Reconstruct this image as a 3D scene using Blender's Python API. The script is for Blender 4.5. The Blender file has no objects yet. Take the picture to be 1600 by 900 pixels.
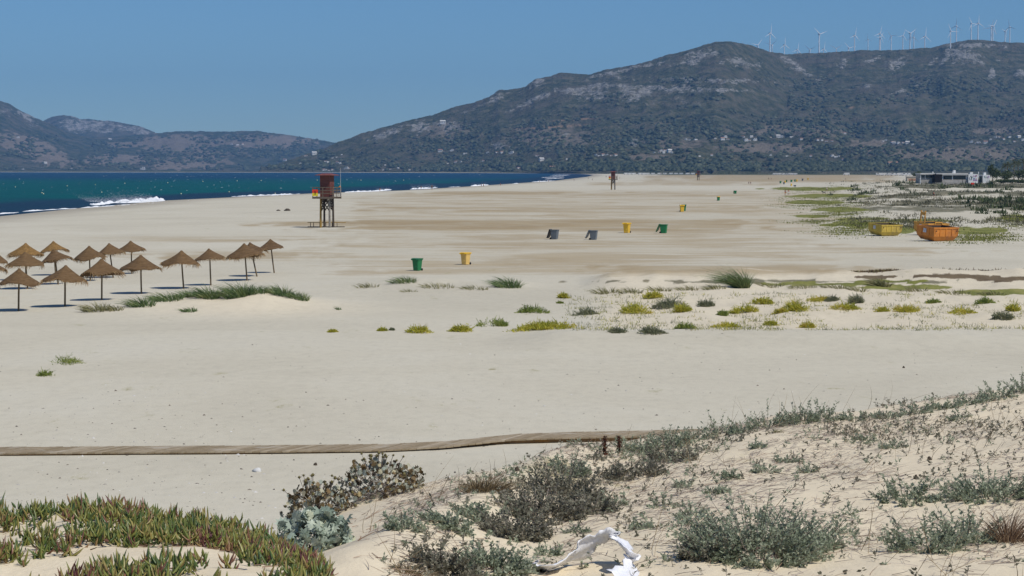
import bpy, math, random
import numpy as np
from mathutils import Vector, Matrix
from mathutils.bvhtree import BVHTree

SC = bpy.context.scene
COL = SC.collection
F, CAMH = 3000.0, 7.5
PITCH = math.atan(186.0 / F)
CAM = np.array([0.0, 0.0, CAMH])
FWD = np.array([0.0, math.cos(PITCH), -math.sin(PITCH)])
UPV = np.array([0.0, math.sin(PITCH), math.cos(PITCH)])
R = math.radians

# ------------------------------------------------------------------ helpers
def tag(o, label=None, cat=None, group=None, kind=None):
    if label: o['label'] = label; o['kind'] = 'thing'
    if cat: o['category'] = cat
    if group: o['group'] = group
    if kind: o['kind'] = kind
    return o

def link_mesh(name, me, mats, parent=None, loc=None):
    o = bpy.data.objects.new(name, me)
    COL.objects.link(o)
    if not isinstance(mats, (list, tuple)): mats = [mats]
    if len(me.materials) == 0:
        for m in mats: me.materials.append(m)
    if parent is not None: o.parent = parent
    if loc is not None: o.location = loc
    return o

def empty(name, loc=(0, 0, 0), rz=0.0, label=None, cat=None, group=None):
    o = bpy.data.objects.new(name, None)
    COL.objects.link(o)
    o.location = loc; o.rotation_euler = (0, 0, rz); o.empty_display_size = 0.2
    return tag(o, label, cat, group)

def copy_tree(o, parent=None, mats=None):
    c = o.copy(); COL.objects.link(c)
    if parent is not None: c.parent = parent
    for ch in list(o.children):
        d = copy_tree(ch, c)
    return c

def np_mesh(name, V, Fq, mat_idx=None, smooth=False):
    """V (n,3) floats, Fq (m,k) ints with k = 3 or 4"""
    me = bpy.data.meshes.new(name)
    V = np.ascontiguousarray(V, dtype=np.float32); Fq = np.ascontiguousarray(Fq, dtype=np.int32)
    k = Fq.shape[1]
    me.vertices.add(len(V)); me.vertices.foreach_set('co', V.ravel())
    me.loops.add(Fq.size); me.loops.foreach_set('vertex_index', Fq.ravel())
    me.polygons.add(len(Fq))
    me.polygons.foreach_set('loop_start', np.arange(0, Fq.size, k, dtype=np.int32))
    me.polygons.foreach_set('loop_total', np.full(len(Fq), k, dtype=np.int32))
    if mat_idx is not None: me.polygons.foreach_set('material_index', np.asarray(mat_idx, dtype=np.int32))
    if smooth: me.polygons.foreach_set('use_smooth', np.ones(len(Fq), dtype=bool))
    me.update(calc_edges=True); me.validate()
    return me

class MB:
    """collects boxes, tubes and prisms into one mesh"""
    def __init__(s): s.v = []; s.f = []; s.m = []; s.sm = []
    def add(s, V, Fs, mi=0, smooth=False):
        b = len(s.v); s.v += [tuple(map(float, p)) for p in V]
        for f in Fs:
            s.f.append(tuple(b + i for i in f)); s.m.append(mi); s.sm.append(smooth)
    def box(s, c, d, rz=0.0, mi=0, taper=1.0, rot=None):
        hx, hy, hz = d[0] / 2, d[1] / 2, d[2] / 2
        P = [(-hx * taper, -hy * taper, -hz), (hx * taper, -hy * taper, -hz), (hx * taper, hy * taper, -hz), (-hx * taper, hy * taper, -hz),
             (-hx, -hy, hz), (hx, -hy, hz), (hx, hy, hz), (-hx, hy, hz)]
        M = (rot if rot is not None else Matrix.Rotation(rz, 3, 'Z'))
        P = [M @ Vector(p) + Vector(c) for p in P]
        s.add(P, [(0, 3, 2, 1), (4, 5, 6, 7), (0, 1, 5, 4), (1, 2, 6, 5), (2, 3, 7, 6), (3, 0, 4, 7)], mi)
    def tube(s, pts, rad, n=8, mi=0, caps=True, smooth=True):
        pts = [Vector(p) for p in pts]
        if not isinstance(rad, (list, tuple)): rad = [rad] * len(pts)
        V = []; Fs = []
        up = Vector((0, 0, 1))
        d0 = (pts[1] - pts[0]).normalized()
        if abs(d0.dot(up)) > 0.9: up = Vector((1, 0, 0))
        for i, p in enumerate(pts):
            d = (pts[min(i + 1, len(pts) - 1)] - pts[max(i - 1, 0)]).normalized()
            a = d.cross(up).normalized(); b = a.cross(d).normalized()
            for k in range(n):
                t = 2 * math.pi * k / n
                V.append(p + (a * math.cos(t) + b * math.sin(t)) * rad[i])
        for i in range(len(pts) - 1):
            for k in range(n):
                Fs.append((i * n + k, i * n + (k + 1) % n, (i + 1) * n + (k + 1) % n, (i + 1) * n + k))
        s.add(V, Fs, mi, smooth)
        if caps:
            L = (len(pts) - 1) * n
            s.add(V[:n], [tuple(range(n - 1, -1, -1))], mi); s.add(V[L:], [tuple(range(n))], mi)
    def lathe(s, prof, n=16, mi=0, c=(0, 0, 0), smooth=True):
        V = []; Fs = []
        for r, z in prof:
            for k in range(n):
                t = 2 * math.pi * k / n
                V.append((c[0] + r * math.cos(t), c[1] + r * math.sin(t), c[2] + z))
        for i in range(len(prof) - 1):
            for k in range(n):
                Fs.append((i * n + k, i * n + (k + 1) % n, (i + 1) * n + (k + 1) % n, (i + 1) * n + k))
        s.add(V, Fs, mi, smooth)
    def prism(s, poly, y0, y1, mi=0):
        """polygon in x,z extruded along y"""
        n = len(poly)
        V = [(p[0], y0, p[1]) for p in poly] + [(p[0], y1, p[1]) for p in poly]
        Fs = [tuple(range(n)), tuple(range(2 * n - 1, n - 1, -1))] + [(i, i + n, (i + 1) % n + n, (i + 1) % n) for i in range(n)]
        s.add(V, Fs, mi)
    def mesh(s, name):
        me = bpy.data.meshes.new(name)
        me.from_pydata(s.v, [], s.f)
        me.polygons.foreach_set('material_index', s.m)
        me.polygons.foreach_set('use_smooth', s.sm)
        me.update()
        return me
    def build(s, name, mats, parent=None, loc=None):
        return link_mesh(name, s.mesh(name), mats, parent, loc)

# ---- numpy noise
def _hash(ix, iy, seed):
    h = (ix.astype(np.int64) * 374761393 + iy.astype(np.int64) * 668265263 + seed * 1442695041) & 0xffffffff
    h = ((h ^ (h >> 13)) * 1274126177) & 0xffffffff
    return ((h ^ (h >> 16)) & 0xffff) / 65535.0
def vnoise(x, y, seed=0):
    x = np.asarray(x, float); y = np.asarray(y, float)
    ix = np.floor(x); iy = np.floor(y); fx = x - ix; fy = y - iy
    fx = fx * fx * fx * (fx * (fx * 6 - 15) + 10); fy = fy * fy * fy * (fy * (fy * 6 - 15) + 10)
    a = _hash(ix, iy, seed); b = _hash(ix + 1, iy, seed); c = _hash(ix, iy + 1, seed); d = _hash(ix + 1, iy + 1, seed)
    return (a + (b - a) * fx + (c - a) * fy + (a - b - c + d) * fx * fy) * 2 - 1
def fbm(x, y, seed=0, oct=4, gain=0.5):
    s = 0; a = 1.0; t = 0
    for o in range(oct):
        s = s + a * vnoise(np.asarray(x) * 2 ** o + 17.3 * o, np.asarray(y) * 2 ** o - 9.1 * o, seed + o); t += a; a *= gain
    return s / t
def ridged(x, y, seed=0, oct=4):
    s = 0; a = 1.0; t = 0
    for o in range(oct):
        s = s + a * (1 - np.abs(vnoise(np.asarray(x) * 2 ** o + 5.3 * o, np.asarray(y) * 2 ** o + 3.7 * o, seed + o))); t += a; a *= 0.5
    return s / t
def sst(a, b, x):
    t = np.clip((np.asarray(x, float) - a) / (b - a), 0, 1); return t * t * (3 - 2 * t)
def lerp(x, xs, ys): return np.interp(x, xs, ys)

# ---- pixel <-> world (only to read positions off the photograph)
def ray(px, py):
    d = FWD + (px - 800.0) / F * np.array([1.0, 0, 0]) + (450.0 - py) / F * UPV
    return d
def at(px, py, z=0.0):
    d = ray(px, py); t = (z - CAMH) / d[2]
    return CAM + d * t

# ------------------------------------------------------------------ materials
def new_mat(name):
    m = bpy.data.materials.new(name); m.use_nodes = True
    nt = m.node_tree; b = nt.nodes['Principled BSDF']
    return m, nt, b
def N(nt, t, **kw):
    n = nt.nodes.new(t)
    for k, v in kw.items():
        if k in n.inputs: n.inputs[k].default_value = v
        else: setattr(n, k, v)
    return n
def ramp(nt, fac, stops, interp='LINEAR'):
    r = nt.nodes.new('ShaderNodeValToRGB'); r.color_ramp.interpolation = interp
    e = r.color_ramp.elements
    while len(e) < len(stops): e.new(0.5)
    for i, (p, c) in enumerate(stops):
        e[i].position = p; e[i].color = (c[0], c[1], c[2], 1) if not isinstance(c, (int, float)) else (c, c, c, 1)
    if fac is not None: nt.links.new(fac, r.inputs[0])
    return r
def mixc(nt, fac, a, b, mode='MIX'):
    n = nt.nodes.new('ShaderNodeMix'); n.data_type = 'RGBA'; n.blend_type = mode
    for inp, v in ((n.inputs[0], fac), (n.inputs[6], a), (n.inputs[7], b)):
        if isinstance(v, (int, float)): inp.default_value = v
        elif isinstance(v, (tuple, list)): inp.default_value = (v[0], v[1], v[2], 1)
        else: nt.links.new(v, inp)
    return n.outputs[2]
def math_(nt, op, a, b=None, clamp=False):
    n = nt.nodes.new('ShaderNodeMath'); n.operation = op; n.use_clamp = clamp
    for i, v in enumerate((a, b)):
        if v is None: continue
        if isinstance(v, (int, float)): n.inputs[i].default_value = v
        else: nt.links.new(v, n.inputs[i])
    return n.outputs[0]
def noise_(nt, vec, scale, detail=4, rough=0.55, dist=0.0):
    n = nt.nodes.new('ShaderNodeTexNoise'); n.inputs['Scale'].default_value = scale; n.inputs['Detail'].default_value = detail
    n.inputs['Roughness'].default_value = rough; n.inputs['Distortion'].default_value = dist
    if vec is not None: nt.links.new(vec, n.inputs['Vector'])
    return n.outputs['Fac']
def mapping_(nt, vec, scale, rot=(0, 0, 0)):
    n = nt.nodes.new('ShaderNodeMapping'); n.inputs['Scale'].default_value = scale; n.inputs['Rotation'].default_value = rot
    nt.links.new(vec, n.inputs['Vector']); return n.outputs['Vector']
def bump_(nt, h, strength, dist, b):
    n = nt.nodes.new('ShaderNodeBump'); n.inputs['Strength'].default_value = strength; n.inputs['Distance'].default_value = dist
    nt.links.new(h, n.inputs['Height']); nt.links.new(n.outputs['Normal'], b.inputs['Normal'])

def plain(name, c, rough=0.7, var=0.15, scale=8.0, spec=0.3, metal=0.0, dirt=None):
    """a colour broken up by two scales of noise (object coordinates)"""
    m, nt, b = new_mat(name)
    tc = N(nt, 'ShaderNodeTexCoord')
    f = noise_(nt, tc.outputs['Object'], scale, 5, 0.6)
    lo = tuple(x * (1 - var) for x in c); hi = tuple(min(1, x * (1 + var)) for x in c)
    col = ramp(nt, f, [(0.3, lo), (0.7, hi)]).outputs[0]
    if dirt:
        g = noise_(nt, tc.outputs['Object'], scale * 0.35, 6, 0.7)
        col = mixc(nt, ramp(nt, g, [(0.52, 0), (0.66, 0.75)]).outputs[0], col, dirt)
    nt.links.new(col, b.inputs['Base Color'])
    b.inputs['Roughness'].default_value = rough; b.inputs['Metallic'].default_value = metal
    b.inputs['Specular IOR Level'].default_value = spec
    return m

def leafy(name, stops, rough=0.6, spec=0.25, patch=None, trans=0.0):
    """each leaf (mesh island) takes its own colour from the ramp; patch = larger-scale world noise shift"""
    m, nt, b = new_mat(name)
    g = N(nt, 'ShaderNodeNewGeometry')
    v = g.outputs['Random Per Island']
    if patch:
        f = noise_(nt, g.outputs['Position'], patch, 3, 0.5)
        f = ramp(nt, f, [(0.3, 0.0), (0.7, 1.0)]).outputs[0]
        v = math_(nt, 'ADD', math_(nt, 'MULTIPLY', v, 0.55), math_(nt, 'MULTIPLY', f, 0.45))
    c = ramp(nt, v, stops).outputs[0]
    nt.links.new(c, b.inputs['Base Color'])
    b.inputs['Roughness'].default_value = rough; b.inputs['Specular IOR Level'].default_value = spec
    if trans > 0:
        t = N(nt, 'ShaderNodeBsdfTranslucent'); nt.links.new(c, t.inputs['Color'])
        mx = N(nt, 'ShaderNodeMixShader'); mx.inputs[0].default_value = trans
        nt.links.new(b.outputs[0], mx.inputs[1]); nt.links.new(t.outputs[0], mx.inputs[2])
        nt.links.new(mx.outputs[0], nt.nodes['Material Output'].inputs['Surface'])
    return m

# ------------------------------------------------------------------ ground shape
SEA_Z = -0.6
_sp = [(-400, 372), (0, 336), (110, 325), (250, 313), (480, 302), (620, 297.5), (730, 291), (860, 282.5), (915, 276), (925, 273.2)]
_sx, _sy = [], []
for a, b_ in _sp:
    Y = (CAMH - SEA_Z) * F / (b_ - 264.0); _sy.append(Y); _sx.append((a - 800) / F * Y)
_sy = [0, 120] + _sy + [3150, 3500, 3900, 4300, 4550, 4900, 5200, 12000]
_sx = [-62, -66] + _sx + [110, 60, -70, -330, -700, -1400, -2600, -9000]
def shore_x(y): return lerp(y, _sy, _sx)

_uR = np.array([-900, 330, 380, 420, 460, 500, 560, 610, 650, 700, 760, 800, 850, 900, 950, 1000, 1060, 1150, 1250, 1300, 1400, 1500, 1600, 1800, 2600])
_rR = np.array([1300, 1300, 1050, 872, 838, 822, 800, 782, 772, 762, 752, 744, 732, 720, 708, 694, 684, 668, 655, 652, 642, 628, 612, 590, 560])
_yR = np.interp(_uR, [380, 800, 1000, 1600, 2600], [21, 23, 25, 27, 27])
_zR = np.where(_uR <= 330, 0.0, CAMH - (_rR - 264) / F * _yR)
_zR[1] = 0; _zR[2] = 0.6
_uL = np.array([-900, 0, 100, 160, 220, 300, 350, 400, 440, 470, 500, 540, 580, 640, 720, 2600])
_rL = np.array([845, 822, 808, 806, 812, 822, 836, 850, 866, 880, 900, 935, 975, 1040, 1120, 1400])
_yL = 10.5
_zL = np.maximum(CAMH - (_rL - 264) / F * _yL, 2.5)

def gz(x, y):
    x = np.asarray(x, float); y = np.maximum(np.asarray(y, float), 0.3)
    u = np.clip(800 + F * x / y, -850, 2550)
    # open beach
    z = 0.05 * fbm(x / 9, y / 9, 3, 3) * (1 - sst(200, 500, y)) + 0.12 * fbm(x / 40, y / 60, 5, 3) * sst(30, 80, y) * (1 - sst(300, 900, y))
    # hummock with marram on the left, about 100 m out
    def ridge(z, cx, cy, sx, sy, h, seed):
        g = np.exp(-((x - cx) / sx) ** 2 - ((y - cy) / sy) ** 2)
        return z + h * g * (1 + 0.35 * fbm(x / 2.2, y / 4.0, seed, 3))
    z = ridge(z, -14.6, 105, 4.2, 5.0, 0.95, 11)
    z = ridge(z, -20.5, 103, 2.8, 4.0, 0.42, 12)
    z = ridge(z, -6.2, 123, 4.6, 6.0, 0.5, 13)
    z = ridge(z, -0.3, 124, 1.5, 3.0, 0.3, 13)
    # low swell in front of the plant field, the field itself and its back rim
    fld = sst(760, 900, u)
    z = z + fld * 0.42 * np.exp(-((y - 84) / 4.5) ** 2) * np.where(y > 84, 0.9, 1)
    z = z + sst(880, 1000, u) * sst(88, 95, y) * (1 - sst(128, 150, y)) * (0.22 * fbm(x / 2.4, y / 5.0, 21, 4) + 0.12)
    z = z + sst(900, 960, u) * 0.62 * np.exp(-((y - 127) / 5.5) ** 2) * (1 + 0.3 * fbm(x / 3, y / 9, 22, 3))
    z = ridge(z, 14.9, 128, 1.1, 3.0, 0.25, 14)
    # back dunes on the right
    bd = sst(1240, 1420, u + 60 * fbm(x / 40, y / 60, 31, 3)) * sst(215, 300, y) * (1 - sst(900, 1500, y))
    z = z + bd * (0.55 + 1.5 * sst(300, 700, y) + 1.15 * (ridged(x / 26, y / 48, 33, 4) - 0.55) * sst(230, 330, y) + 0.35 * fbm(x / 6, y / 14, 35, 3))
    # beach face down to the sea
    dx = x - shore_x(y)
    k = sst(-30, 34, dx)
    z = z * sst(10, 70, dx) + np.where(dx < 34, (k - 0.5) * 1.2 - 0.6, 0) * 1.0
    z = np.where(dx < -25, np.maximum(-2.6, z + 0.03 * (dx + 25)), z)
    # foreground dune, right
    zc = lerp(u, _uR, _zR); yc = lerp(u, _uR, _yR)
    tn = np.clip((y - 13) / (yc - 13), 0, 1)
    zn = np.where(y < 13, lerp(y, [0, 4, 13], [5.9, 5.9, 4.62]), 4.62 + (zc - 4.62) * tn)
    over = np.maximum(y - yc, 0)
    zr = np.where(y > yc, zc - 0.46 * np.maximum(over - 0.8, 0) - 0.06 * np.minimum(over, 0.8), zn)
    hump = [(-1.1, 13.4), (-0.57, 17), (0.0, 19.5), (1.25, 25)]
    hx = lerp(y, [h[1] for h in hump], [h[0] for h in hump])
    zr = zr + 0.28 * np.exp(-((x - hx) / 0.55) ** 2) * sst(11, 14, y) * (1 - sst(22, 26, y))
    zr = zr + sst(300, 620, u) * (0.07 * fbm(x / 1.6, y / 2.6, 41, 3) + 0.022 * fbm(x / 0.35, y / 0.5, 43, 3)) * sst(8, 12, y)
    # foreground mound, left
    zc = lerp(u, _uL, _zL)
    zn = np.where(y < 8, lerp(y, [0, 5, 8], [5.9, 5.9, 5.74]), 5.74 + (zc - 5.74) * np.clip((y - 8) / 2.5, 0, 1))
    over = np.maximum(y - _yL, 0)
    zl = np.where(y > _yL, zc - 0.62 * over, zn)
    zl = zl + (0.05 * fbm(x / 0.7, y / 0.9, 45, 3)) * sst(6, 8, y) * (1 - sst(11, 13, y))
    d = np.maximum(np.maximum(zl, zr), z)
    # soften the foot of the dune
    hi = np.maximum(zl, zr); w = 0.5
    h = np.clip(0.5 + 0.5 * (hi - z) / w, 0, 1)
    sm = z * (1 - h) + hi * h + w * h * (1 - h) * 0.5
    return np.where(y < 60, np.where(np.abs(hi - z) < w, sm, d), z)

_T = np.concatenate([np.arange(5, 40, 0.02), 40 * 1.0008 ** np.arange(0, 6600)])
def hit(px, py):
    """point of the ground seen at this place of the photograph"""
    d = ray(px, py)
    P = CAM[None] + d[None] * _T[:, None]
    below = P[:, 2] < gz(P[:, 0], P[:, 1])
    i = int(np.argmax(below))
    if not below[i]: i = len(_T) - 1
    t0, t1 = _T[max(i - 1, 0)], _T[i]
    for _ in range(12):
        tm = 0.5 * (t0 + t1); p = CAM + d * tm
        if p[2] < gz(p[0], p[1]): t1 = tm
        else: t0 = tm
    p = CAM + d * t1
    return Vector((p[0], p[1], float(gz(p[0], p[1]))))
def ground(x, y): return Vector((x, y, float(gz(x, y))))
def ppm(p): return F / p[1]          # photo pixels per metre at a point
# ================================================================== SETTING
# ---- ground sheet
def fan_grid(us, ys, fz):
    U, Y = np.meshgrid(us, ys)
    X = (U - 800) / F * Y
    Z = fz(X, Y)
    V = np.stack([X, Y, Z], -1)
    return U, Y, X, Z, V
def grid_faces(nr, nc):
    i = np.arange(nr * nc).reshape(nr, nc)
    return np.stack([i[:-1, :-1], i[:-1, 1:], i[1:, 1:], i[1:, :-1]], -1).reshape(-1, 4)
def vcol(me, name, arr):
    a = me.attributes.new(name, 'FLOAT_COLOR', 'POINT')
    a.data.foreach_set('color', np.ascontiguousarray(arr, dtype=np.float32).ravel())

us = np.concatenate([np.linspace(-2600, -250, 40, endpoint=False), np.linspace(-250, 1850, 460), np.linspace(1855, 4200, 40)])
ys = np.concatenate([np.arange(0.6, 6, 0.4), np.arange(6, 32, 0.085), 32 * 1.0095 ** np.arange(0, 590)])
U, Y, X, Z, V = fan_grid(us, ys, gz)
ROW = 264 + (CAMH - Z) / Y * F
wu = fbm(U / 30, ROW / 4, 61, 4); wr = fbm(U / 60, ROW / 2.5, 62, 4)
def ell(cu, cr, su, sr, ang=0.0, U_=None, R_=None, warp=0.45):
    U_ = U if U_ is None else U_; R_ = ROW if R_ is None else R_
    c, s = math.cos(R(ang)), math.sin(R(ang))
    a = ((U_ - cu) * c + (R_ - cr) * s) / su; b = (-(U_ - cu) * s + (R_ - cr) * c) / sr
    return np.sqrt(a * a + b * b)
def patchmask(lst, base=None):
    m = np.zeros_like(U)
    for (cu, cr, su, sr) in lst:
        d = ell(cu, cr, su, sr) + 0.5 * wu
        m = np.maximum(m, 1 - sst(0.75, 1.15, d))
    return m
damp = np.zeros_like(U)
for (u0, u1, r0, r1, s) in [(560, 1250, 300, 308, .75), (600, 960, 299, 304, 1), (540, 1240, 320, 334, .8), (500, 1230, 341, 362, 1.0), (380, 560, 346, 354, .9), (620, 1300, 363, 392, .7),
                            (880, 1400, 412, 428, .9), (760, 1250, 398, 432, .62), (470, 900, 396, 420, .7), (0, 480, 368, 378, .62), (200, 520, 392, 408, .8), (-200, 60, 355, 362, .4), (1000, 1420, 271, 285, 1.0), (930, 1260, 284, 290, .8),
                            (1150, 1500, 384, 402, .6), (430, 520, 307, 314, .5), (60, 300, 327, 333, .45)]:
    uw = U + 130 * wu
    e = sst(u0 - 110, u0 + 110, uw) * (1 - sst(u1 - 110, u1 + 110, uw)) * sst(r0 - (r1 - r0) * .3, r0 + (r1 - r0) * .25, ROW) * (1 - sst(r1 - (r1 - r0) * .25, r1 + (r1 - r0) * .3, ROW))
    damp = np.maximum(damp, e * s)
reg = sst(380, 620, U + 120 * wu) * (1 - sst(1250, 1420, U + 90 * wu)) * sst(292, 300, ROW) * (1 - sst(424, 436, ROW))
damp = np.maximum(damp * .85, .50 * reg)
damp *= sst(20, 50, X - shore_x(Y))
green = patchmask([(1295, 306, 60, 3.2), (1280, 316, 50, 3.2), (1310, 328, 40, 3.8), (1268, 337.5, 32, 2.4), (1349, 342, 44, 3), (1340, 350, 52, 5.5), (1415, 358, 20, 6), (1530, 360, 46, 6), (1585, 341, 26, 6),
                   (1275, 295, 60, 3), (1290, 444, 105, 3.0), (1420, 449, 80, 4), (1560, 457, 70, 4.5), (1390, 440, 60, 2.5), (1430, 345, 60, 3), (1186, 295, 6, 1)])
wet = 1 - sst(3, 24 + 8 * fbm(X / 20, Y / 30, 66, 2), X - shore_x(Y))
red = patchmask([(1380, 433, 40, 2.5), (1470, 431, 70, 4), (1580, 436, 60, 4)])
scr = sst(1290, 1430, U + 90 * wu) * sst(284, 289, ROW) * (1 - sst(338, 352, ROW)) * sst(-0.35, 0.25, fbm(X / 26, Y / 60, 67, 4) + 0.15)
scr = np.maximum(scr, patchmask([(1240, 440, 330, 3.5), (1500, 326, 160, 6)]) * 0.7)
pale = patchmask([(1530, 309, 90, 7), (1400, 298, 55, 6), (1420, 334, 30, 5), (1560, 331, 60, 3)])
scr = scr * (1 - 0.75 * pale)
dune = np.maximum(sst(0.15, 1.2, Z) * (Y < 60), 0.0)
dune = np.maximum(dune, np.exp(-((X + 14.6) / 5.5) ** 2 - ((Y - 102) / 5) ** 2) * .75)
dune = np.maximum(dune, sst(900, 980, U) * sst(84, 90, Y) * (1 - sst(126, 150, Y)) * .55)
dx = X - shore_x(Y)
farveg = np.where(Y > 2050, sst(2250, 2600, Y + 250 * wr) * sst(30, 120, dx + 60 * wu), 0)
farveg = np.where(Y > 3600, sst(25, 110, (Y - lerp(X, _sx[::-1][0:0] or [-9000, -2600, -1400, -700, -330, -70, 60], [12000, 5200, 4900, 4550, 4300, 3900, 3500])) + 40 * wu), farveg)
me = np_mesh('beach', V.reshape(-1, 3), grid_faces(*U.shape), smooth=True)
vcol(me, 'maskA', np.stack([damp, green, scr, dune], -1).reshape(-1, 4))
vcol(me, 'maskB', np.stack([farveg, wet, red, np.ones_like(U)], -1).reshape(-1, 4))

m, nt, b = new_mat('beach_sand')
geo = N(nt, 'ShaderNodeNewGeometry'); pos = geo.outputs['Position']
A = N(nt, 'ShaderNodeAttribute', attribute_name='maskA'); B = N(nt, 'ShaderNodeAttribute', attribute_name='maskB')
sA = N(nt, 'ShaderNodeSeparateColor'); nt.links.new(A.outputs['Color'], sA.inputs[0])
sB = N(nt, 'ShaderNodeSeparateColor'); nt.links.new(B.outputs['Color'], sB.inputs[0])
big = noise_(nt, mapping_(nt, pos, (0.05, 0.05, 0.045)), 1.0, 9, 0.65, 0.6)
strk = noise_(nt, mapping_(nt, pos, (0.075, 0.30, 0.1), (0, 0, 0.10)), 1.0, 10, 0.74, 0.6)
fine = noise_(nt, mapping_(nt, pos, (2.2, 1.4, 2.0)), 1.0, 8, 0.7)
grain = noise_(nt, pos, 38.0, 3, 0.7)
sand = ramp(nt, big, [(0.3, (0.505, 0.462, 0.358)), (0.5, (0.56, 0.515, 0.402)), (0.7, (0.59, 0.55, 0.442))]).outputs[0]
sand = mixc(nt, A.outputs['Alpha'], sand, (0.71, 0.61, 0.44))
fcol = ramp(nt, fine, [(0.28, 0.9), (0.5, 1.0), (0.75, 1.05)]).outputs[0]
sand = mixc(nt, 1.0, sand, fcol, 'MULTIPLY')
sand = mixc(nt, 1.0, sand, ramp(nt, grain, [(0.25, 0.9), (0.5, 1.0), (0.8, 1.06)]).outputs[0], 'MULTIPLY')
# faint broad grey-tan mottling of the open beach
comb = math_(nt, 'ADD', math_(nt, 'MULTIPLY', big, 0.5), math_(nt, 'MULTIPLY', strk, 0.5))
thr = math_(nt, 'ADD', comb, math_(nt, 'MULTIPLY', sA.outputs[0], 0.27))
dfac = ramp(nt, thr, [(0.575, 0.0), (0.625, 0.25), (0.675, 0.65), (0.76, 1.0)]).outputs[0]
dcol = ramp(nt, strk, [(0.32, (0.27, 0.195, 0.10)), (0.5, (0.35, 0.265, 0.15)), (0.68, (0.46, 0.385, 0.255))]).outputs[0]
dfac = math_(nt, 'MULTIPLY', dfac, ramp(nt, sA.outputs[0], [(0.0, 0.0), (0.22, 0.9), (1.0, 1.0)]).outputs[0])
col = mixc(nt, dfac, sand, dcol)
col = mixc(nt, math_(nt, 'MULTIPLY', sB.outputs[1], 0.55), col, (0.25, 0.21, 0.16))
veg = noise_(nt, mapping_(nt, pos, (0.5, 0.22, 0.5)), 1.0, 8, 0.72)
gcol = ramp(nt, veg, [(0.3, (0.09, 0.105, 0.02)), (0.5, (0.175, 0.185, 0.035)), (0.7, (0.30, 0.27, 0.09))]).outputs[0]
gfac = ramp(nt, math_(nt, 'ADD', veg, math_(nt, 'MULTIPLY', sA.outputs[1], 0.5)), [(0.62, 0.0), (0.78, 0.95)]).outputs[0]
scol = ramp(nt, veg, [(0.32, (0.055, 0.06, 0.035)), (0.5, (0.13, 0.125, 0.075)), (0.68, (0.24, 0.20, 0.13))]).outputs[0]
sfac = ramp(nt, math_(nt, 'ADD', veg, math_(nt, 'MULTIPLY', sA.outputs[2], 0.5)), [(0.66, 0.0), (0.82, 0.9)]).outputs[0]
col = mixc(nt, sfac, col, scol)
col = mixc(nt, gfac, col, gcol)
rfac = ramp(nt, math_(nt, 'ADD', veg, math_(nt, 'MULTIPLY', sB.outputs[2], 0.5)), [(0.66, 0.0), (0.8, 0.95)]).outputs[0]
col = mixc(nt, rfac, col, ramp(nt, veg, [(0.35, (0.075, 0.05, 0.03)), (0.65, (0.17, 0.125, 0.07))]).outputs[0])
fv = noise_(nt, mapping_(nt, pos, (0.02, 0.008, 0.02)), 1.0, 7, 0.65)
fcol = ramp(nt, fv, [(0.3, (0.035, 0.05, 0.022)), (0.5, (0.075, 0.085, 0.04)), (0.66, (0.15, 0.125, 0.07))]).outputs[0]
col = mixc(nt, sB.outputs[0], col, fcol)
nt.links.new(col, b.inputs['Base Color'])
b.inputs['Roughness'].default_value = 0.95; b.inputs['Specular IOR Level'].default_value = 0.08
hb = math_(nt, 'ADD', math_(nt, 'MULTIPLY', fine, 0.7), math_(nt, 'MULTIPLY', grain, 0.12))
bump_(nt, hb, 0.5, 0.06, b)
beach = tag(link_mesh('beach', me, m), kind='structure')

# ---- sea
usS = np.concatenate([np.linspace(-2600, -200, 30, endpoint=False), np.linspace(-200, 1000, 420)])
ysS = 170 * 1.0105 ** np.arange(0, 352)
def seaz(x, y):
    dx = x - shore_x(y)
    sw = 0.10 * fbm(x / 14, y / 9, 71, 3)
    # two low swells rolling in along the shore
    ph = dx + 14 * fbm(x / 90, y / 90, 72, 2)
    sw = sw + (0.75 * np.exp(-((ph + 44) / 9) ** 2) + 0.45 * np.exp(-((ph + 14) / 6) ** 2)) * (0.7 + 0.5 * fbm(x / 40, y / 70, 73, 2)) * (1 - sst(900, 2200, y))
    return SEA_Z + sw * sst(4, -14, dx)
U2, Y2, X2, Z2, V2 = fan_grid(usS, ysS, seaz)
dx2 = X2 - shore_x(Y2)
ok = (dx2 < 30)
Fq = grid_faces(*U2.shape); keep = ok.reshape(-1)[Fq].any(1)
me = np_mesh('sea', V2.reshape(-1, 3), Fq[keep], smooth=True)
teal = (1 - sst(900, 2000, Y2 + 0.35 * dx2 * 0 + 260 * fbm(X2 / 300, Y2 / 500, 74, 3))) 
near = sst(-48, -26, dx2 + 12 * fbm(X2 / 60, Y2 / 90, 75, 3))  # navy strip along the shore: shaded wave faces painted into the water colour
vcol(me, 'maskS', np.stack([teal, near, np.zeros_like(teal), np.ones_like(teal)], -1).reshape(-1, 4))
m, nt, b = new_mat('sea_water')
geo = N(nt, 'ShaderNodeNewGeometry'); pos = geo.outputs['Position']
A = N(nt, 'ShaderNodeAttribute', attribute_name='maskS'); sA = N(nt, 'ShaderNodeSeparateColor'); nt.links.new(A.outputs['Color'], sA.inputs[0])
n1 = noise_(nt, mapping_(nt, pos, (0.05, 0.02, 0.05)), 1.0, 6, 0.65)
n2 = noise_(nt, mapping_(nt, pos, (0.6, 0.12, 0.6)), 1.0, 6, 0.7)
deep = ramp(nt, n1, [(0.3, (0.002, 0.030, 0.070)), (0.7, (0.006, 0.050, 0.095))]).outputs[0]
tl = ramp(nt, n1, [(0.3, (0.0, 0.060, 0.062)), (0.7, (0.0, 0.086, 0.080))]).outputs[0]
col = mixc(nt, sA.outputs[0], deep, tl)
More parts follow.
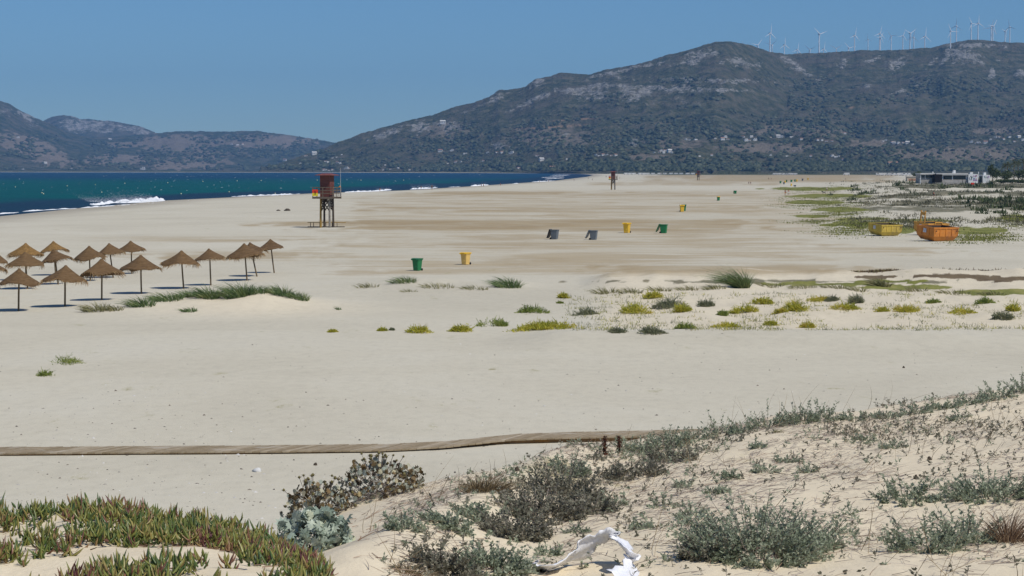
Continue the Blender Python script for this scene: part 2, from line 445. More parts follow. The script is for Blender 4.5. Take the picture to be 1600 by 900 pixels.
col = mixc(nt, math_(nt, 'MULTIPLY', sA.outputs[1], 0.85), col, (0.012, 0.026, 0.055))
nt.links.new(col, b.inputs['Base Color'])
b.inputs['Roughness'].default_value = 0.45; b.inputs['Specular IOR Level'].default_value = 0.03
bump_(nt, n2, 0.9, 0.6, b)
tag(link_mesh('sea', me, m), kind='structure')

# ---- hills
def hill_mesh(name, us, crest, ycrest, yfoot, gexp, nrows, amp, seed, back=2200, gully=600.0):
    s = np.concatenate([np.linspace(0, 1, nrows), 1 + np.linspace(0.02, 1, 24) ** 1.3])
    U_, S_ = np.meshgrid(us, s)
    yc = lerp(us, *ycrest)[None]; yf = lerp(us, *yfoot)[None]
    Yh = np.where(S_ <= 1, yf + (yc - yf) * S_, yc + (S_ - 1) * back)
    Xh = (U_ - 800) / F * Yh
    rowc = lerp(us, crest[0], crest[1]) + 0.9 * fbm(us / 9, us * 0, seed + 5, 4) + 0.5 * fbm(us / 2.7, us * 0, seed + 6, 2)
    zc = CAMH + (264 - rowc)[None] / F * yc
    g = lerp(us, *gexp)[None]
    base = np.where(S_ <= 1, zc * np.clip(S_, 0, 1) ** g, zc * (1 - 0.55 * sst(0, 1, S_ - 1)))
    rg = ridged(Xh / gully, Yh / (gully * 1.6), seed, 5) - 0.6
    env = np.where(S_ <= 1, np.sin(np.clip(S_, 0, 1) * math.pi) ** 0.8 * 0.9 + 0.1, 0.3)
    Zh = base + zc * amp * rg * env + 11 * fbm(Xh / 75, Yh / 75, seed + 9, 5) * np.clip(zc / 80, 0, 1) * sst(0.02, 0.15, S_)
    # the skyline keeps the outline seen in the photograph
    ang = ((Zh - CAMH) / Yh).max(0)
    k = ((264 - rowc) / F) / np.maximum(ang, 1e-4)
    Zh = np.where(Zh > 0, Zh * np.clip(k, 0.2, 3)[None] ** np.clip(S_, 0, 1), Zh)
    ang = ((Zh - CAMH) / Yh).max(0); k2 = np.clip(((264 - rowc) / F) / np.maximum(ang, 1e-4), 0.3, 2)
    Zh = np.where(Zh > 0, Zh * k2[None], Zh)
    Zh[0] = -6.0
    return U_, Yh, Xh, Zh, np.stack([Xh, Yh, Zh], -1)
def blobs(U_, R_, lst, seed):
    m_ = np.zeros_like(U_)
    w = fbm(U_ / 7, R_ / 4, seed, 4)
    for e in lst:
        cu, cr, su, sr = e[:4]; an = e[4] if len(e) > 4 else 0; st = e[5] if len(e) > 5 else 1
        d = ell(cu, cr, su * 1.15, sr * 1.3, an, U_, R_) + 0.75 * w
        m_ = np.maximum(m_, st * (1 - sst(0.25, 1.5, d)))
    return m_
def hill_material(name, greens, dry, rock, fs):
    m, nt, b = new_mat(name)
    geo = N(nt, 'ShaderNodeNewGeometry'); pos = geo.outputs['Position']
    A = N(nt, 'ShaderNodeAttribute', attribute_name='maskH'); sA = N(nt, 'ShaderNodeSeparateColor'); nt.links.new(A.outputs['Color'], sA.inputs[0])
    n1 = noise_(nt, pos, 0.006 * fs, 6, 0.6); n2 = noise_(nt, pos, 0.035 * fs, 6, 0.72); n3 = noise_(nt, pos, 0.10 * fs, 4, 0.7)
    n4 = noise_(nt, mapping_(nt, pos, (0.02 * fs, 0.012 * fs, 0.09 * fs)), 1.0, 6, 0.7)
    col = ramp(nt, n2, [(0.34, greens[0]), (0.5, greens[1]), (0.66, greens[2])]).outputs[0]
    dd = ramp(nt, math_(nt, 'ADD', math_(nt, 'MULTIPLY', n1, 0.6), math_(nt, 'MULTIPLY', n2, 0.4)), [(0.47, 0.0), (0.60, 0.75)]).outputs[0]
    col = mixc(nt, dd, col, dry[0])
    ff = ramp(nt, math_(nt, 'ADD', n2, math_(nt, 'MULTIPLY', sA.outputs[1], 0.6)), [(0.66, 0), (0.84, 1)]).outputs[0]
    col = mixc(nt, ff, col, ramp(nt, n1, [(0.3, dry[1]), (0.7, dry[2])]).outputs[0])
    rn = math_(nt, 'ADD', math_(nt, 'MULTIPLY', n3, 0.45), math_(nt, 'MULTIPLY', n4, 0.55))
    rf = ramp(nt, math_(nt, 'ADD', rn, math_(nt, 'MULTIPLY', sA.outputs[0], 0.19)), [(0.625, 0), (0.665, 0.55), (0.71, 1)]).outputs[0]
    col = mixc(nt, rf, col, ramp(nt, n3, [(0.35, rock[0]), (0.65, rock[1])]).outputs[0])
    col = mixc(nt, sA.outputs[2], col, (0.33, 0.22, 0.14))
    nt.links.new(col, b.inputs['Base Color'])
    b.inputs['Roughness'].default_value = 0.95; b.inputs['Specular IOR Level'].default_value = 0.05
    h = math_(nt, 'ADD', math_(nt, 'MULTIPLY', n2, 0.6), math_(nt, 'MULTIPLY', n3, 0.4))
    bump_(nt, h, 1.0, 22.0 / fs, b)
    return m
HILLS = []
def make_hill(name, us, crest, ycrest, yfoot, gexp, nrows, amp, seed, rocks, fields, paths, mat, **kw):
    U_, Yh, Xh, Zh, Vh = hill_mesh(name, us, crest, ycrest, yfoot, gexp, nrows, amp, seed, **kw)
    Rh = 264 + (CAMH - Zh) / Yh * F
    rk = blobs(U_, Rh, rocks, seed + 20); fd = np.minimum(1, 1.7 * blobs(U_, Rh, fields, seed + 21))
    pt = np.zeros_like(U_)
    for e in paths: pt = np.maximum(pt, 1 - sst(0.7, 1.15, ell(e[0], e[1], e[2], e[3], e[4], U_, Rh)))
    # outcrops stand out of the slope as broken ledges
    ledge = rk * (np.abs(fbm(Xh / 16, Zh / 5 + Yh / 60, seed + 30, 4)) * 9) * (np.clip(Zh, 0, 200) / 200)
    Vh[..., 2] = Zh + np.where(Rh > lerp(U_[0], crest[0], crest[1])[None] + 3, ledge, ledge * 0.25)
    me = np_mesh(name, Vh.reshape(-1, 3), grid_faces(*U_.shape), smooth=True)
    vcol(me, 'maskH', np.stack([rk, fd, pt, np.ones_like(rk)], -1).reshape(-1, 4))
    o = tag(link_mesh(name, me, mat), kind='structure')
    bvh = BVHTree.FromPolygons([tuple(v) for v in Vh.reshape(-1, 3)], [tuple(f) for f in grid_faces(*U_.shape)])
    HILLS.append((o, bvh)); return o, bvh
greens = [(0.028, 0.040, 0.020), (0.080, 0.088, 0.048), (0.175, 0.155, 0.105)]
hmat = hill_material('hill_scrub', greens, [(0.115, 0.102, 0.075), (0.175, 0.15, 0.115), (0.235, 0.20, 0.155)], [(0.17, 0.165, 0.15), (0.38, 0.365, 0.335)], 1.0)
crest_main = ([300, 395, 430, 470, 500, 530, 565, 600, 640, 680, 710, 740, 765, 778, 800, 820, 836, 860, 875, 890, 920, 945, 975, 1000, 1020, 1040, 1060, 1080, 1100, 1116, 1130, 1150, 1170, 1185, 1200, 1225, 1250, 1280, 1310, 1345, 1380, 1410, 1430, 1450, 1470, 1490, 1510, 1530, 1560, 1600, 1700, 1850, 2100, 2500],
              [270, 266.5, 258, 244, 235, 222, 209, 199, 188, 179, 168, 161, 152, 142, 140, 137, 124, 120, 114, 115, 118, 110, 105, 100, 94, 87, 83, 78, 71, 67, 66, 68, 72, 77, 82, 86, 85, 84, 82, 79.5, 80, 79, 77, 76, 71, 67, 64, 63.5, 67, 69, 78, 95, 90, 130])
rocks = [(1085, 92, 34, 9, -20), (1155, 100, 34, 6, 8), (1095, 127, 120, 3.2, 2), (1070, 141, 100, 5, 1), (1312, 101, 11, 6, -25), (1395, 103, 18, 8, -30), (1360, 97, 22, 3, -20), (1455, 96, 11, 3, -45), (1470, 98, 11, 3, -45), (1490, 97, 11, 3, -45),
         (1500, 88, 34, 8, 15), (1515, 73, 44, 3.5, 0), (1547, 116, 6, 8), (1589, 117, 8, 5), (1349, 136, 8, 4), (1405, 143, 38, 2, -20), (1245, 108, 34, 5, 35), (993, 146, 34, 10, 0), (915, 140, 55, 5, -8), (830, 160, 38, 4, -25), (926, 150, 32, 8, 0),
         (840, 130, 14, 5, -30), (778, 152, 16, 5, -25), (657, 200, 16, 9, 0), (605, 209, 38, 4, -20), (700, 198, 24, 7, 0), (884, 212, 6, 4), (989, 222, 8, 6), (782, 229, 16, 5), (975, 112, 60, 3, -12), (1430, 120, 120, 10, -10, .35), (1030, 160, 80, 5, 0, .5), (730, 175, 40, 3, -20, .6)]
fields = [(1360, 226, 28, 4.5), (1500, 242, 100, 8), (1195, 231, 56, 5), (1015, 246, 20, 3), (1300, 257, 45, 1.5), (1240, 205, 90, 8, 0, .35), (1060, 225, 60, 8, 0, .3), (860, 215, 60, 14, 0, .4), (700, 205, 40, 12, 0, .3), (1560, 205, 40, 4, 0, .6)]
paths = [(900, 187, 40, 1.1, -4), (857, 199, 66, 1.2, -3), (1335, 168, 12, .7, -4), (1300, 257, 60, .9, 0)]
hill_main, bvh_main = make_hill('hill_main', np.concatenate([np.linspace(300, 1640, 671), np.linspace(1645, 2500, 60)]), crest_main,
    ([300, 400, 600, 900, 1130, 1240, 1500, 2500], [4760, 4850, 5050, 5000, 4900, 5350, 5250, 5400]), ([300, 400, 700, 850, 950, 2500], [4650, 4640, 4280, 3500, 2950, 2850]),
    ([300, 600, 800, 1000, 2500], [1.0, 1.15, 1.6, 2.1, 2.1]), 230, 0.34, 101, rocks, fields, paths, hmat, gully=430.0)
greens2 = [(0.028, 0.045, 0.022), (0.065, 0.08, 0.045), (0.14, 0.13, 0.09)]
lmat = hill_material('far_hill_scrub', greens2, [(0.14, 0.12, 0.09), (0.20, 0.17, 0.13), (0.27, 0.22, 0.17)], [(0.22, 0.21, 0.19), (0.40, 0.38, 0.35)], 0.55)
crest_left = ([-1200, -600, -200, 0, 20, 40, 60, 80, 105, 140, 180, 220, 250, 275, 300, 350, 400, 450, 490, 530, 570, 620], [205, 190, 172, 157, 164, 176, 186, 193, 206, 215, 214, 211, 208, 205.5, 205, 206, 204.5, 211, 217, 224, 240, 268])
hill_left, bvh_left = make_hill('hill_left', np.linspace(-1200, 620, 620), crest_left, ([-1200, 0, 250, 620], [8200, 8000, 8700, 8600]), ([-1200, 0, 300, 620], [5900, 5900, 6400, 6800]),
    ([-1200, 620], [1.5, 1.5]), 170, 0.28, 131, [(48, 180, 24, 10, 40), (10, 172, 14, 8, 40, .6)], [(50, 232, 48, 10, 20), (180, 250, 34, 6), (290, 254, 48, 7), (200, 226, 28, 3), (280, 224, 60, 10, 0, .55), (420, 221, 75, 8, 0, .5), (330, 240, 60, 6, 0, .3)], [], lmat, gully=900.0)
crest_peak = ([-300, 0, 40, 72, 85, 100, 118, 128, 140, 155, 170, 185, 200, 215, 232, 245, 262, 290, 340, 460], [225, 215, 200, 188, 183, 180, 183, 187, 186, 188, 189, 191, 194, 196, 202, 208, 212, 216, 222, 262])
peak_left, bvh_peak = make_hill('mountain_far', np.linspace(-300, 460, 330), crest_peak, ([-300, 460], [9900, 9900]), ([-300, 460], [8700, 8700]),
    ([-300, 460], [1.2, 1.2]), 90, 0.25, 161, [(135, 197, 46, 10, 0), (225, 206, 18, 5), (185, 200, 30, 6)], [], [], lmat, gully=500.0)

def hill_hit(px, py):
    d = Vector(ray(px, py)).normalized()
    best = None
    for o, bv in HILLS:
        h = bv.ray_cast(Vector(CAM), d)
        if h[0] is not None and (best is None or h[3] < best[1]): best = (h[0], h[3], h[1])
    return best[0] if best else None

# ---- air, light, camera
SUN = Vector((0.60, -0.50, 1.12)).normalized()
w = bpy.data.worlds.new('World'); SC.world = w; w.use_nodes = True
nt = w.node_tree; bg = nt.nodes['Background']
sky = nt.nodes.new('ShaderNodeTexSky'); sky.sky_type = 'NISHITA'; sky.sun_disc = False
sky.sun_elevation = math.asin(SUN.z); sky.sun_rotation = math.atan2(SUN.x, SUN.y)
sky.altitude = 0; sky.air_density = 1.0; sky.dust_density = 0.0; sky.ozone_density = 4.0
nt.links.new(mixc(nt, 1.0, sky.outputs[0], (0.53, 0.78, 1.04), 'MULTIPLY'), bg.inputs[0]); bg.inputs[1].default_value = 0.078
L = bpy.data.lights.new('sun', 'SUN'); L.energy = 3.6; L.angle = R(0.55); L.color = (1.0, 0.955, 0.88)
so = bpy.data.objects.new('sun', L); COL.objects.link(so); so.rotation_euler = (-SUN).to_track_quat('-Z', 'Y').to_euler(); so.location = (60, -50, 112)

hz, hnt, hb_ = new_mat('haze_air')
hnt.nodes.remove(hb_)
pv = hnt.nodes.new('ShaderNodeVolumePrincipled'); pv.inputs['Color'].default_value = (0.25, 0.52, 0.95, 1); pv.inputs['Density'].default_value = 6.6e-5; pv.inputs['Anisotropy'].default_value = 0.0
hnt.links.new(pv.outputs[0], hnt.nodes['Material Output'].inputs['Volume'])
bx = MB(); x0, x1, y0, y1, z0, z1 = -12500, 12500, -40, 12800, -8.0, 640
bx.box(((x0 + x1) / 2, (y0 + y1) / 2, (z0 + z1) / 2), (x1 - x0, y1 - y0, z1 - z0))
tag(bx.build('haze', hz), kind='stuff')

cd = bpy.data.cameras.new('camera'); cam = bpy.data.objects.new('camera', cd); COL.objects.link(cam)
cam.location = CAM; cam.rotation_euler = (math.pi / 2 - PITCH, 0, 0)
cd.sensor_width = 36; cd.lens = 36 * F / 1600; cd.clip_start = 0.1; cd.clip_end = 60000
SC.camera = cam
SC.view_settings.view_transform = 'Standard'; SC.view_settings.look = 'None'; SC.view_settings.exposure = 0.0; SC.view_settings.gamma = 1.0
SC.view_settings.use_curve_mapping = False
SC.cycles.use_denoising = True
SC.cycles.max_bounces = 5; SC.cycles.diffuse_bounces = 2; SC.cycles.glossy_bounces = 2; SC.cycles.transmission_bounces = 2; SC.cycles.volume_bounces = 0
SC.cycles.transparent_max_bounces = 8; SC.cycles.caustics_reflective = False; SC.cycles.caustics_refractive = False
SC.render.film_transparent = False
# ================================================================== MATERIALS FOR THINGS
M = {}
M['straw'], nt, b = new_mat('woven_straw')
tc = N(nt, 'ShaderNodeTexCoord')
f1 = noise_(nt, mapping_(nt, tc.outputs['Object'], (3, 3, 26)), 1.0, 6, 0.7, 0.5)
f2 = noise_(nt, tc.outputs['Object'], 2.2, 4, 0.6)
oi = N(nt, 'ShaderNodeObjectInfo')
c1 = ramp(nt, f1, [(0.32, (0.055, 0.033, 0.017)), (0.5, (0.125, 0.076, 0.038)), (0.68, (0.235, 0.152, 0.08))]).outputs[0]
c1 = mixc(nt, ramp(nt, f2, [(0.42, 0), (0.66, 0.6)]).outputs[0], c1, (0.12, 0.075, 0.04))
c1 = mixc(nt, math_(nt, 'MULTIPLY', oi.outputs['Random'], 0.35), c1, (0.20, 0.122, 0.055))
nt.links.new(c1, b.inputs['Base Color']); b.inputs['Roughness'].default_value = 0.9; b.inputs['Specular IOR Level'].default_value = 0.1
bump_(nt, f1, 0.8, 0.03, b)
M['straw_gold'] = plain('golden_straw', (0.225, 0.132, 0.048), 0.9, 0.5, 9, 0.1)
M['fringe'] = leafy('straw_fringe', [(0.0, (0.17, 0.10, 0.045)), (0.6, (0.30, 0.19, 0.085)), (1.0, (0.40, 0.27, 0.13))])
M['pole'] = plain('weathered_pole', (0.17, 0.125, 0.075), 0.85, 0.35, 14, 0.1)
M['wood_grey'] = plain('grey_wood', (0.26, 0.235, 0.20), 0.85, 0.3, 9, 0.1, dirt=(0.13, 0.11, 0.09))
M['wood_dark'] = plain('dark_wood', (0.085, 0.066, 0.05), 0.85, 0.3, 9, 0.1)
M['wood_yellow'] = plain('honey_wood', (0.33, 0.20, 0.045), 0.8, 0.25, 6, 0.15)
M['red_boards'], nt, b = new_mat('red_brown_boards')
tc = N(nt, 'ShaderNodeTexCoord')
f = noise_(nt, mapping_(nt, tc.outputs['Object'], (1.2, 1.2, 14)), 1.0, 5, 0.6)
nt.links.new(ramp(nt, f, [(0.3, (0.115, 0.034, 0.023)), (0.7, (0.19, 0.062, 0.042))]).outputs[0], b.inputs['Base Color']); b.inputs['Roughness'].default_value = 0.75
M['roof_red'] = plain('red_roof_sheet', (0.19, 0.065, 0.05), 0.6, 0.2, 3, 0.3)
M['dark'] = plain('dark_interior', (0.018, 0.016, 0.015), 0.9, 0.2, 4, 0.1)
M['white'] = plain('white_paint', (0.74, 0.74, 0.72), 0.6, 0.06, 2, 0.3, dirt=(0.5, 0.48, 0.43))
M['white_steel'] = plain('white_turbine_paint', (0.80, 0.81, 0.82), 0.45, 0.03, 1, 0.3)
M['grey_steel'] = plain('grey_steel', (0.42, 0.42, 0.41), 0.5, 0.2, 6, 0.4)
M['sign_red'] = plain('sign_red', (0.78, 0.055, 0.02), 0.5, 0.08, 4)
M['sign_yellow'] = plain('sign_yellow', (0.85, 0.66, 0.03), 0.5, 0.08, 4)
M['black'] = plain('black_paint', (0.012, 0.012, 0.013), 0.6, 0.2, 4)
M['orange_foam'] = plain('orange_foam', (0.75, 0.22, 0.03), 0.6, 0.1, 4)
M['bin_green'] = plain('bin_green_plastic', (0.012, 0.19, 0.062), 0.45, 0.12, 5, 0.4, dirt=(0.03, 0.16, 0.07))
M['bin_green_lid'] = plain('bin_green_lid', (0.010, 0.145, 0.05), 0.42, 0.12, 5, 0.4)
M['bin_yellow'] = plain('bin_yellow_plastic', (0.82, 0.50, 0.035), 0.45, 0.10, 5, 0.4, dirt=(0.62, 0.42, 0.09))
M['bin_yellow_pale'] = plain('bin_faded_yellow_plastic', (0.80, 0.53, 0.16), 0.5, 0.10, 5, 0.35)
M['bin_yellow_lid'] = plain('bin_yellow_lid', (0.84, 0.50, 0.02), 0.42, 0.10, 5, 0.4)
M['bin_grey'] = plain('bin_grey_plastic', (0.125, 0.145, 0.165), 0.45, 0.15, 5, 0.45, dirt=(0.22, 0.22, 0.21))
M['bin_black'] = plain('bin_black_lid', (0.018, 0.019, 0.021), 0.45, 0.2, 5, 0.4)
M['rubber'] = plain('rubber', (0.02, 0.02, 0.02), 0.8, 0.2, 6, 0.2)
M['skip_orange'] = plain('orange_skip_paint', (0.62, 0.225, 0.035), 0.55, 0.16, 1.6, 0.35, dirt=(0.34, 0.13, 0.05))
M['skip_light'] = plain('light_orange_skip_paint', (0.66, 0.33, 0.055), 0.55, 0.16, 1.6, 0.35, dirt=(0.36, 0.19, 0.06))
M['skip_yellow'] = plain('faded_yellow_skip_paint', (0.56, 0.40, 0.07), 0.6, 0.18, 1.6, 0.3, dirt=(0.32, 0.24, 0.09))
M['sticker'] = plain('faded_sticker', (0.55, 0.56, 0.60), 0.6, 0.35, 6)
M['tape'] = plain('white_plastic_tape', (0.84, 0.84, 0.86), 0.42, 0.05, 30, 0.4)
M['boards'], nt, b = new_mat('boardwalk_planks')
g = N(nt, 'ShaderNodeNewGeometry')
f = noise_(nt, mapping_(nt, g.outputs['Position'], (6, 6, 6)), 1.0, 6, 0.7)
c = ramp(nt, g.outputs['Random Per Island'], [(0.0, (0.27, 0.21, 0.13)), (0.5, (0.335, 0.265, 0.175)), (0.9, (0.38, 0.31, 0.21)), (1.0, (0.45, 0.375, 0.27))]).outputs[0]
c = mixc(nt, 1.0, c, ramp(nt, f, [(0.3, 0.75), (0.7, 1.12)]).outputs[0], 'MULTIPLY')
c = mixc(nt, ramp(nt, noise_(nt, mapping_(nt, g.outputs['Position'], (0.8, 1.4, 1)), 1.0, 5, .7), [(0.55, 0), (0.66, 0.8)]).outputs[0], c, (0.46, 0.41, 0.33))
nt.links.new(c, b.inputs['Base Color']); b.inputs['Roughness'].default_value = 0.9; b.inputs['Specular IOR Level'].default_value = 0.1
M['board_edge'] = plain('boardwalk_edge_beam', (0.20, 0.12, 0.055), 0.85, 0.3, 2.5, 0.1, dirt=(0.30, 0.15, 0.04))
M['wall_white'] = plain('white_wall', (0.62, 0.615, 0.59), 0.85, 0.08, 0.3, 0.1)
M['wall_cream'] = plain('cream_wall', (0.55, 0.47, 0.36), 0.85, 0.08, 0.3, 0.1)
M['roof_tile'] = plain('clay_tiles', (0.33, 0.19, 0.13), 0.85, 0.2, 0.8, 0.1)
M['roof_pale'] = plain('pale_flat_roof', (0.62, 0.60, 0.56), 0.85, 0.1, 0.5, 0.1)
M['glass'] = plain('dark_window_glass', (0.02, 0.028, 0.03), 0.15, 0.2, 1, 0.5)
M['rail_wood'] = plain('brown_rail_wood', (0.17, 0.135, 0.10), 0.85, 0.3, 9, 0.1)
M['concrete'] = plain('grey_concrete', (0.38, 0.36, 0.33), 0.85, 0.2, 0.9, 0.1, dirt=(0.2, 0.19, 0.17))
M['skin'] = plain('sunned_skin', (0.42, 0.22, 0.14), 0.6, 0.08, 6)
M['foam'] = plain('sea_foam', (0.86, 0.87, 0.88), 0.9, 0.05, 2, 0.05)
M['buoy'] = plain('pale_yellow_buoy', (0.75, 0.68, 0.42), 0.5, 0.08, 2)
M['stone'] = leafy('beach_stones', [(0, (0.05, 0.042, 0.035)), (0.35, (0.16, 0.13, 0.10)), (0.6, (0.30, 0.27, 0.22)), (1, (0.72, 0.70, 0.66))])
M['seaweed'] = plain('dry_seaweed', (0.075, 0.06, 0.045), 0.9, 0.4, 3, 0.1)

# ================================================================== VEGETATION HELPERS (numpy)
RNG = np.random.default_rng(7)
def unit(a): return a / np.maximum(np.linalg.norm(a, axis=-1, keepdims=True), 1e-9)
def q2t(Fq): return np.concatenate([Fq[:, [0, 1, 2]], Fq[:, [0, 2, 3]]], 0)
def strips(P, D, L, W, bend, nseg=3, tip=0.05, S=None):
    n = len(P); t = np.linspace(0, 1, nseg + 1)
    D = unit(D)
    if S is None: S = unit(np.cross(D, RNG.normal(size=(n, 3))))
    c = P[:, None] + D[:, None] * (L[:, None] * t)[..., None] + bend[:, None] * (L[:, None] * t ** 2)[..., None]
    w = W[:, None] * np.where(t < 0.5, 1.0, 1.0 - (1 - tip) * (t - 0.5) / 0.5)[None]
    V = np.stack([c - S[:, None] * w[..., None] / 2, c + S[:, None] * w[..., None] / 2], 2).reshape(-1, 3)
    b = (np.arange(n) * (nseg + 1) * 2)[:, None] + (np.arange(nseg) * 2)[None]
    Fq = np.stack([b, b + 1, b + 3, b + 2], -1).reshape(-1, 4)
    return V, q2t(Fq)
def leaves(P, D, L, W, S=None):
    n = len(P); D = unit(D)
    if S is None: S = unit(np.cross(D, RNG.normal(size=(n, 3))))
    V = np.stack([P, P + D * (L * .5)[:, None] - S * (W / 2)[:, None], P + D * L[:, None], P + D * (L * .5)[:, None] + S * (W / 2)[:, None]], 1).reshape(-1, 3)
    b = np.arange(n)[:, None] * 4
    return V, np.concatenate([b + [0, 1, 2], b + [0, 2, 3]], 1).reshape(-1, 3)
def fingers(P, D, L, W, bend, nseg=3):
    n = len(P); t = np.linspace(0, 1, nseg + 1); D = unit(D)
    S = unit(np.cross(D, RNG.normal(size=(n, 3)))); T = np.cross(D, S)
    c = P[:, None] + D[:, None] * (L[:, None] * t)[..., None] + bend[:, None] * (L[:, None] * t ** 2)[..., None]
    prof = np.interp(t, [0, .35, .8, 1], [.75, 1, .72, .12])
    V = []
    for k in range(3):
        a = 2 * math.pi * k / 3
        V.append(c + (S[:, None] * math.cos(a) + T[:, None] * math.sin(a)) * (W[:, None] * prof / 2)[..., None])
    V = np.stack(V, 2).reshape(-1, 3)
    b = (np.arange(n) * (nseg + 1) * 3)[:, None, None] + (np.arange(nseg) * 3)[None, :, None]
    k = np.arange(3)[None, None]; k2 = (k + 1) % 3
    Fq = np.stack([b + k, b + k2, b + 3 + k2, b + 3 + k], -1).reshape(-1, 4)
    return V, q2t(Fq)
class Veg:
    def __init__(s): s.V = []; s.F = []; s.M = []; s.n = 0
    def add(s, VF, mi=0):
        V, Fq = VF; s.V.append(V); s.F.append(Fq + s.n); s.M.append(np.full(len(Fq), mi)); s.n += len(V)
    def mesh(s, name, smooth=False): return np_mesh(name, np.concatenate(s.V), np.concatenate(s.F), np.concatenate(s.M), smooth)
def rdir(n, up0, up1):
    a = RNG.uniform(0, 2 * math.pi, n); e = RNG.uniform(up0, up1, n)
    return np.stack([np.cos(a) * np.cos(e), np.sin(a) * np.cos(e), np.sin(e)], -1)

M['marram'] = leafy('marram_blades', [(0, (0.06, 0.11, 0.04)), (0.5, (0.115, 0.175, 0.06)), (0.8, (0.21, 0.245, 0.09)), (1, (0.38, 0.33, 0.17))], patch=1.2, trans=.2)
M['marram_dry'] = leafy('dry_marram_blades', [(0, (0.13, 0.13, 0.05)), (0.5, (0.23, 0.22, 0.10)), (0.85, (0.34, 0.29, 0.15)), (1, (0.44, 0.37, 0.22))], patch=1.2, trans=.2)
M['yellow_leaf'] = leafy('yellow_green_leaves', [(0, (0.22, 0.25, 0.035)), (0.4, (0.46, 0.45, 0.06)), (0.75, (0.62, 0.52, 0.07)), (1, (0.64, 0.45, 0.16))], patch=1.0, trans=.45)
M['olive_leaf'] = leafy('olive_leaves', [(0, (0.13, 0.18, 0.04)), (0.5, (0.26, 0.32, 0.07)), (1, (0.46, 0.44, 0.13))], patch=1.0, trans=.45)
M['grey_leaf_far'] = leafy('grey_green_far_leaves', [(0, (0.12, 0.14, 0.08)), (0.5, (0.23, 0.245, 0.14)), (1, (0.40, 0.36, 0.22))], patch=1.0, trans=.4)
M['sage_leaf'] = leafy('sage_leaves', [(0, (0.16, 0.19, 0.115)), (0.5, (0.32, 0.365, 0.25)), (0.85, (0.45, 0.48, 0.35)), (1, (0.56, 0.52, 0.36))], patch=3.0, trans=.4)
M['sage_dark'] = leafy('dry_sage_leaves', [(0, (0.10, 0.095, 0.07)), (0.5, (0.20, 0.195, 0.14)), (0.85, (0.31, 0.28, 0.21)), (1, (0.44, 0.36, 0.26))], patch=3.0, trans=.25)
M['twig'] = leafy('twigs', [(0, (0.09, 0.07, 0.06)), (0.5, (0.20, 0.16, 0.135)), (1, (0.36, 0.30, 0.25))])
M['twig_red'] = leafy('red_brown_twigs', [(0, (0.11, 0.07, 0.045)), (0.5, (0.24, 0.15, 0.095)), (1, (0.40, 0.30, 0.21))])
M['dry_grass'] = leafy('dry_grass', [(0, (0.09, 0.065, 0.035)), (0.5, (0.18, 0.13, 0.07)), (1, (0.33, 0.26, 0.15))])
M['ice_leaf'] = leafy('fleshy_leaves', [(0, (0.05, 0.09, 0.035)), (0.28, (0.095, 0.15, 0.04)), (0.48, (0.24, 0.25, 0.06)), (0.62, (0.37, 0.32, 0.10)), (0.74, (0.26, 0.12, 0.075)), (0.88, (0.14, 0.05, 0.05)), (1, (0.09, 0.05, 0.05))], rough=0.35, spec=0.45, patch=2.2, trans=0.12)
M['holly_leaf'] = leafy('blue_green_leaves', [(0, (0.22, 0.28, 0.22)), (0.5, (0.40, 0.475, 0.39)), (0.85, (0.54, 0.60, 0.48)), (1, (0.60, 0.58, 0.34))], rough=0.5, spec=0.3, trans=.15)
M['holly_dry'] = leafy('drying_leaves', [(0, (0.10, 0.075, 0.035)), (0.35, (0.25, 0.165, 0.075)), (0.55, (0.30, 0.33, 0.27)), (0.8, (0.42, 0.46, 0.39)), (1, (0.52, 0.42, 0.22))], rough=0.6, trans=.15)
M['holly_head'] = plain('seed_heads', (0.14, 0.12, 0.045), 0.8, 0.35, 20, 0.2)
M['dock'] = leafy('dock_seeds', [(0, (0.05, 0.02, 0.012)), (1, (0.14, 0.055, 0.03))])
M['tree_dark'] = leafy('dark_crowns', [(0, (0.020, 0.032, 0.017)), (0.6, (0.048, 0.062, 0.032)), (1, (0.085, 0.095, 0.050))])
M['tree_leaf'] = leafy('tree_leaves', [(0, (0.035, 0.055, 0.02)), (0.6, (0.07, 0.095, 0.035)), (1, (0.12, 0.14, 0.06))])
M['palm_leaf'] = leafy('palm_fronds', [(0, (0.04, 0.055, 0.028)), (0.7, (0.08, 0.10, 0.045)), (1, (0.14, 0.13, 0.07))])
M['trunk'] = plain('tree_trunk', (0.15, 0.115, 0.085), 0.9, 0.3, 3, 0.1)
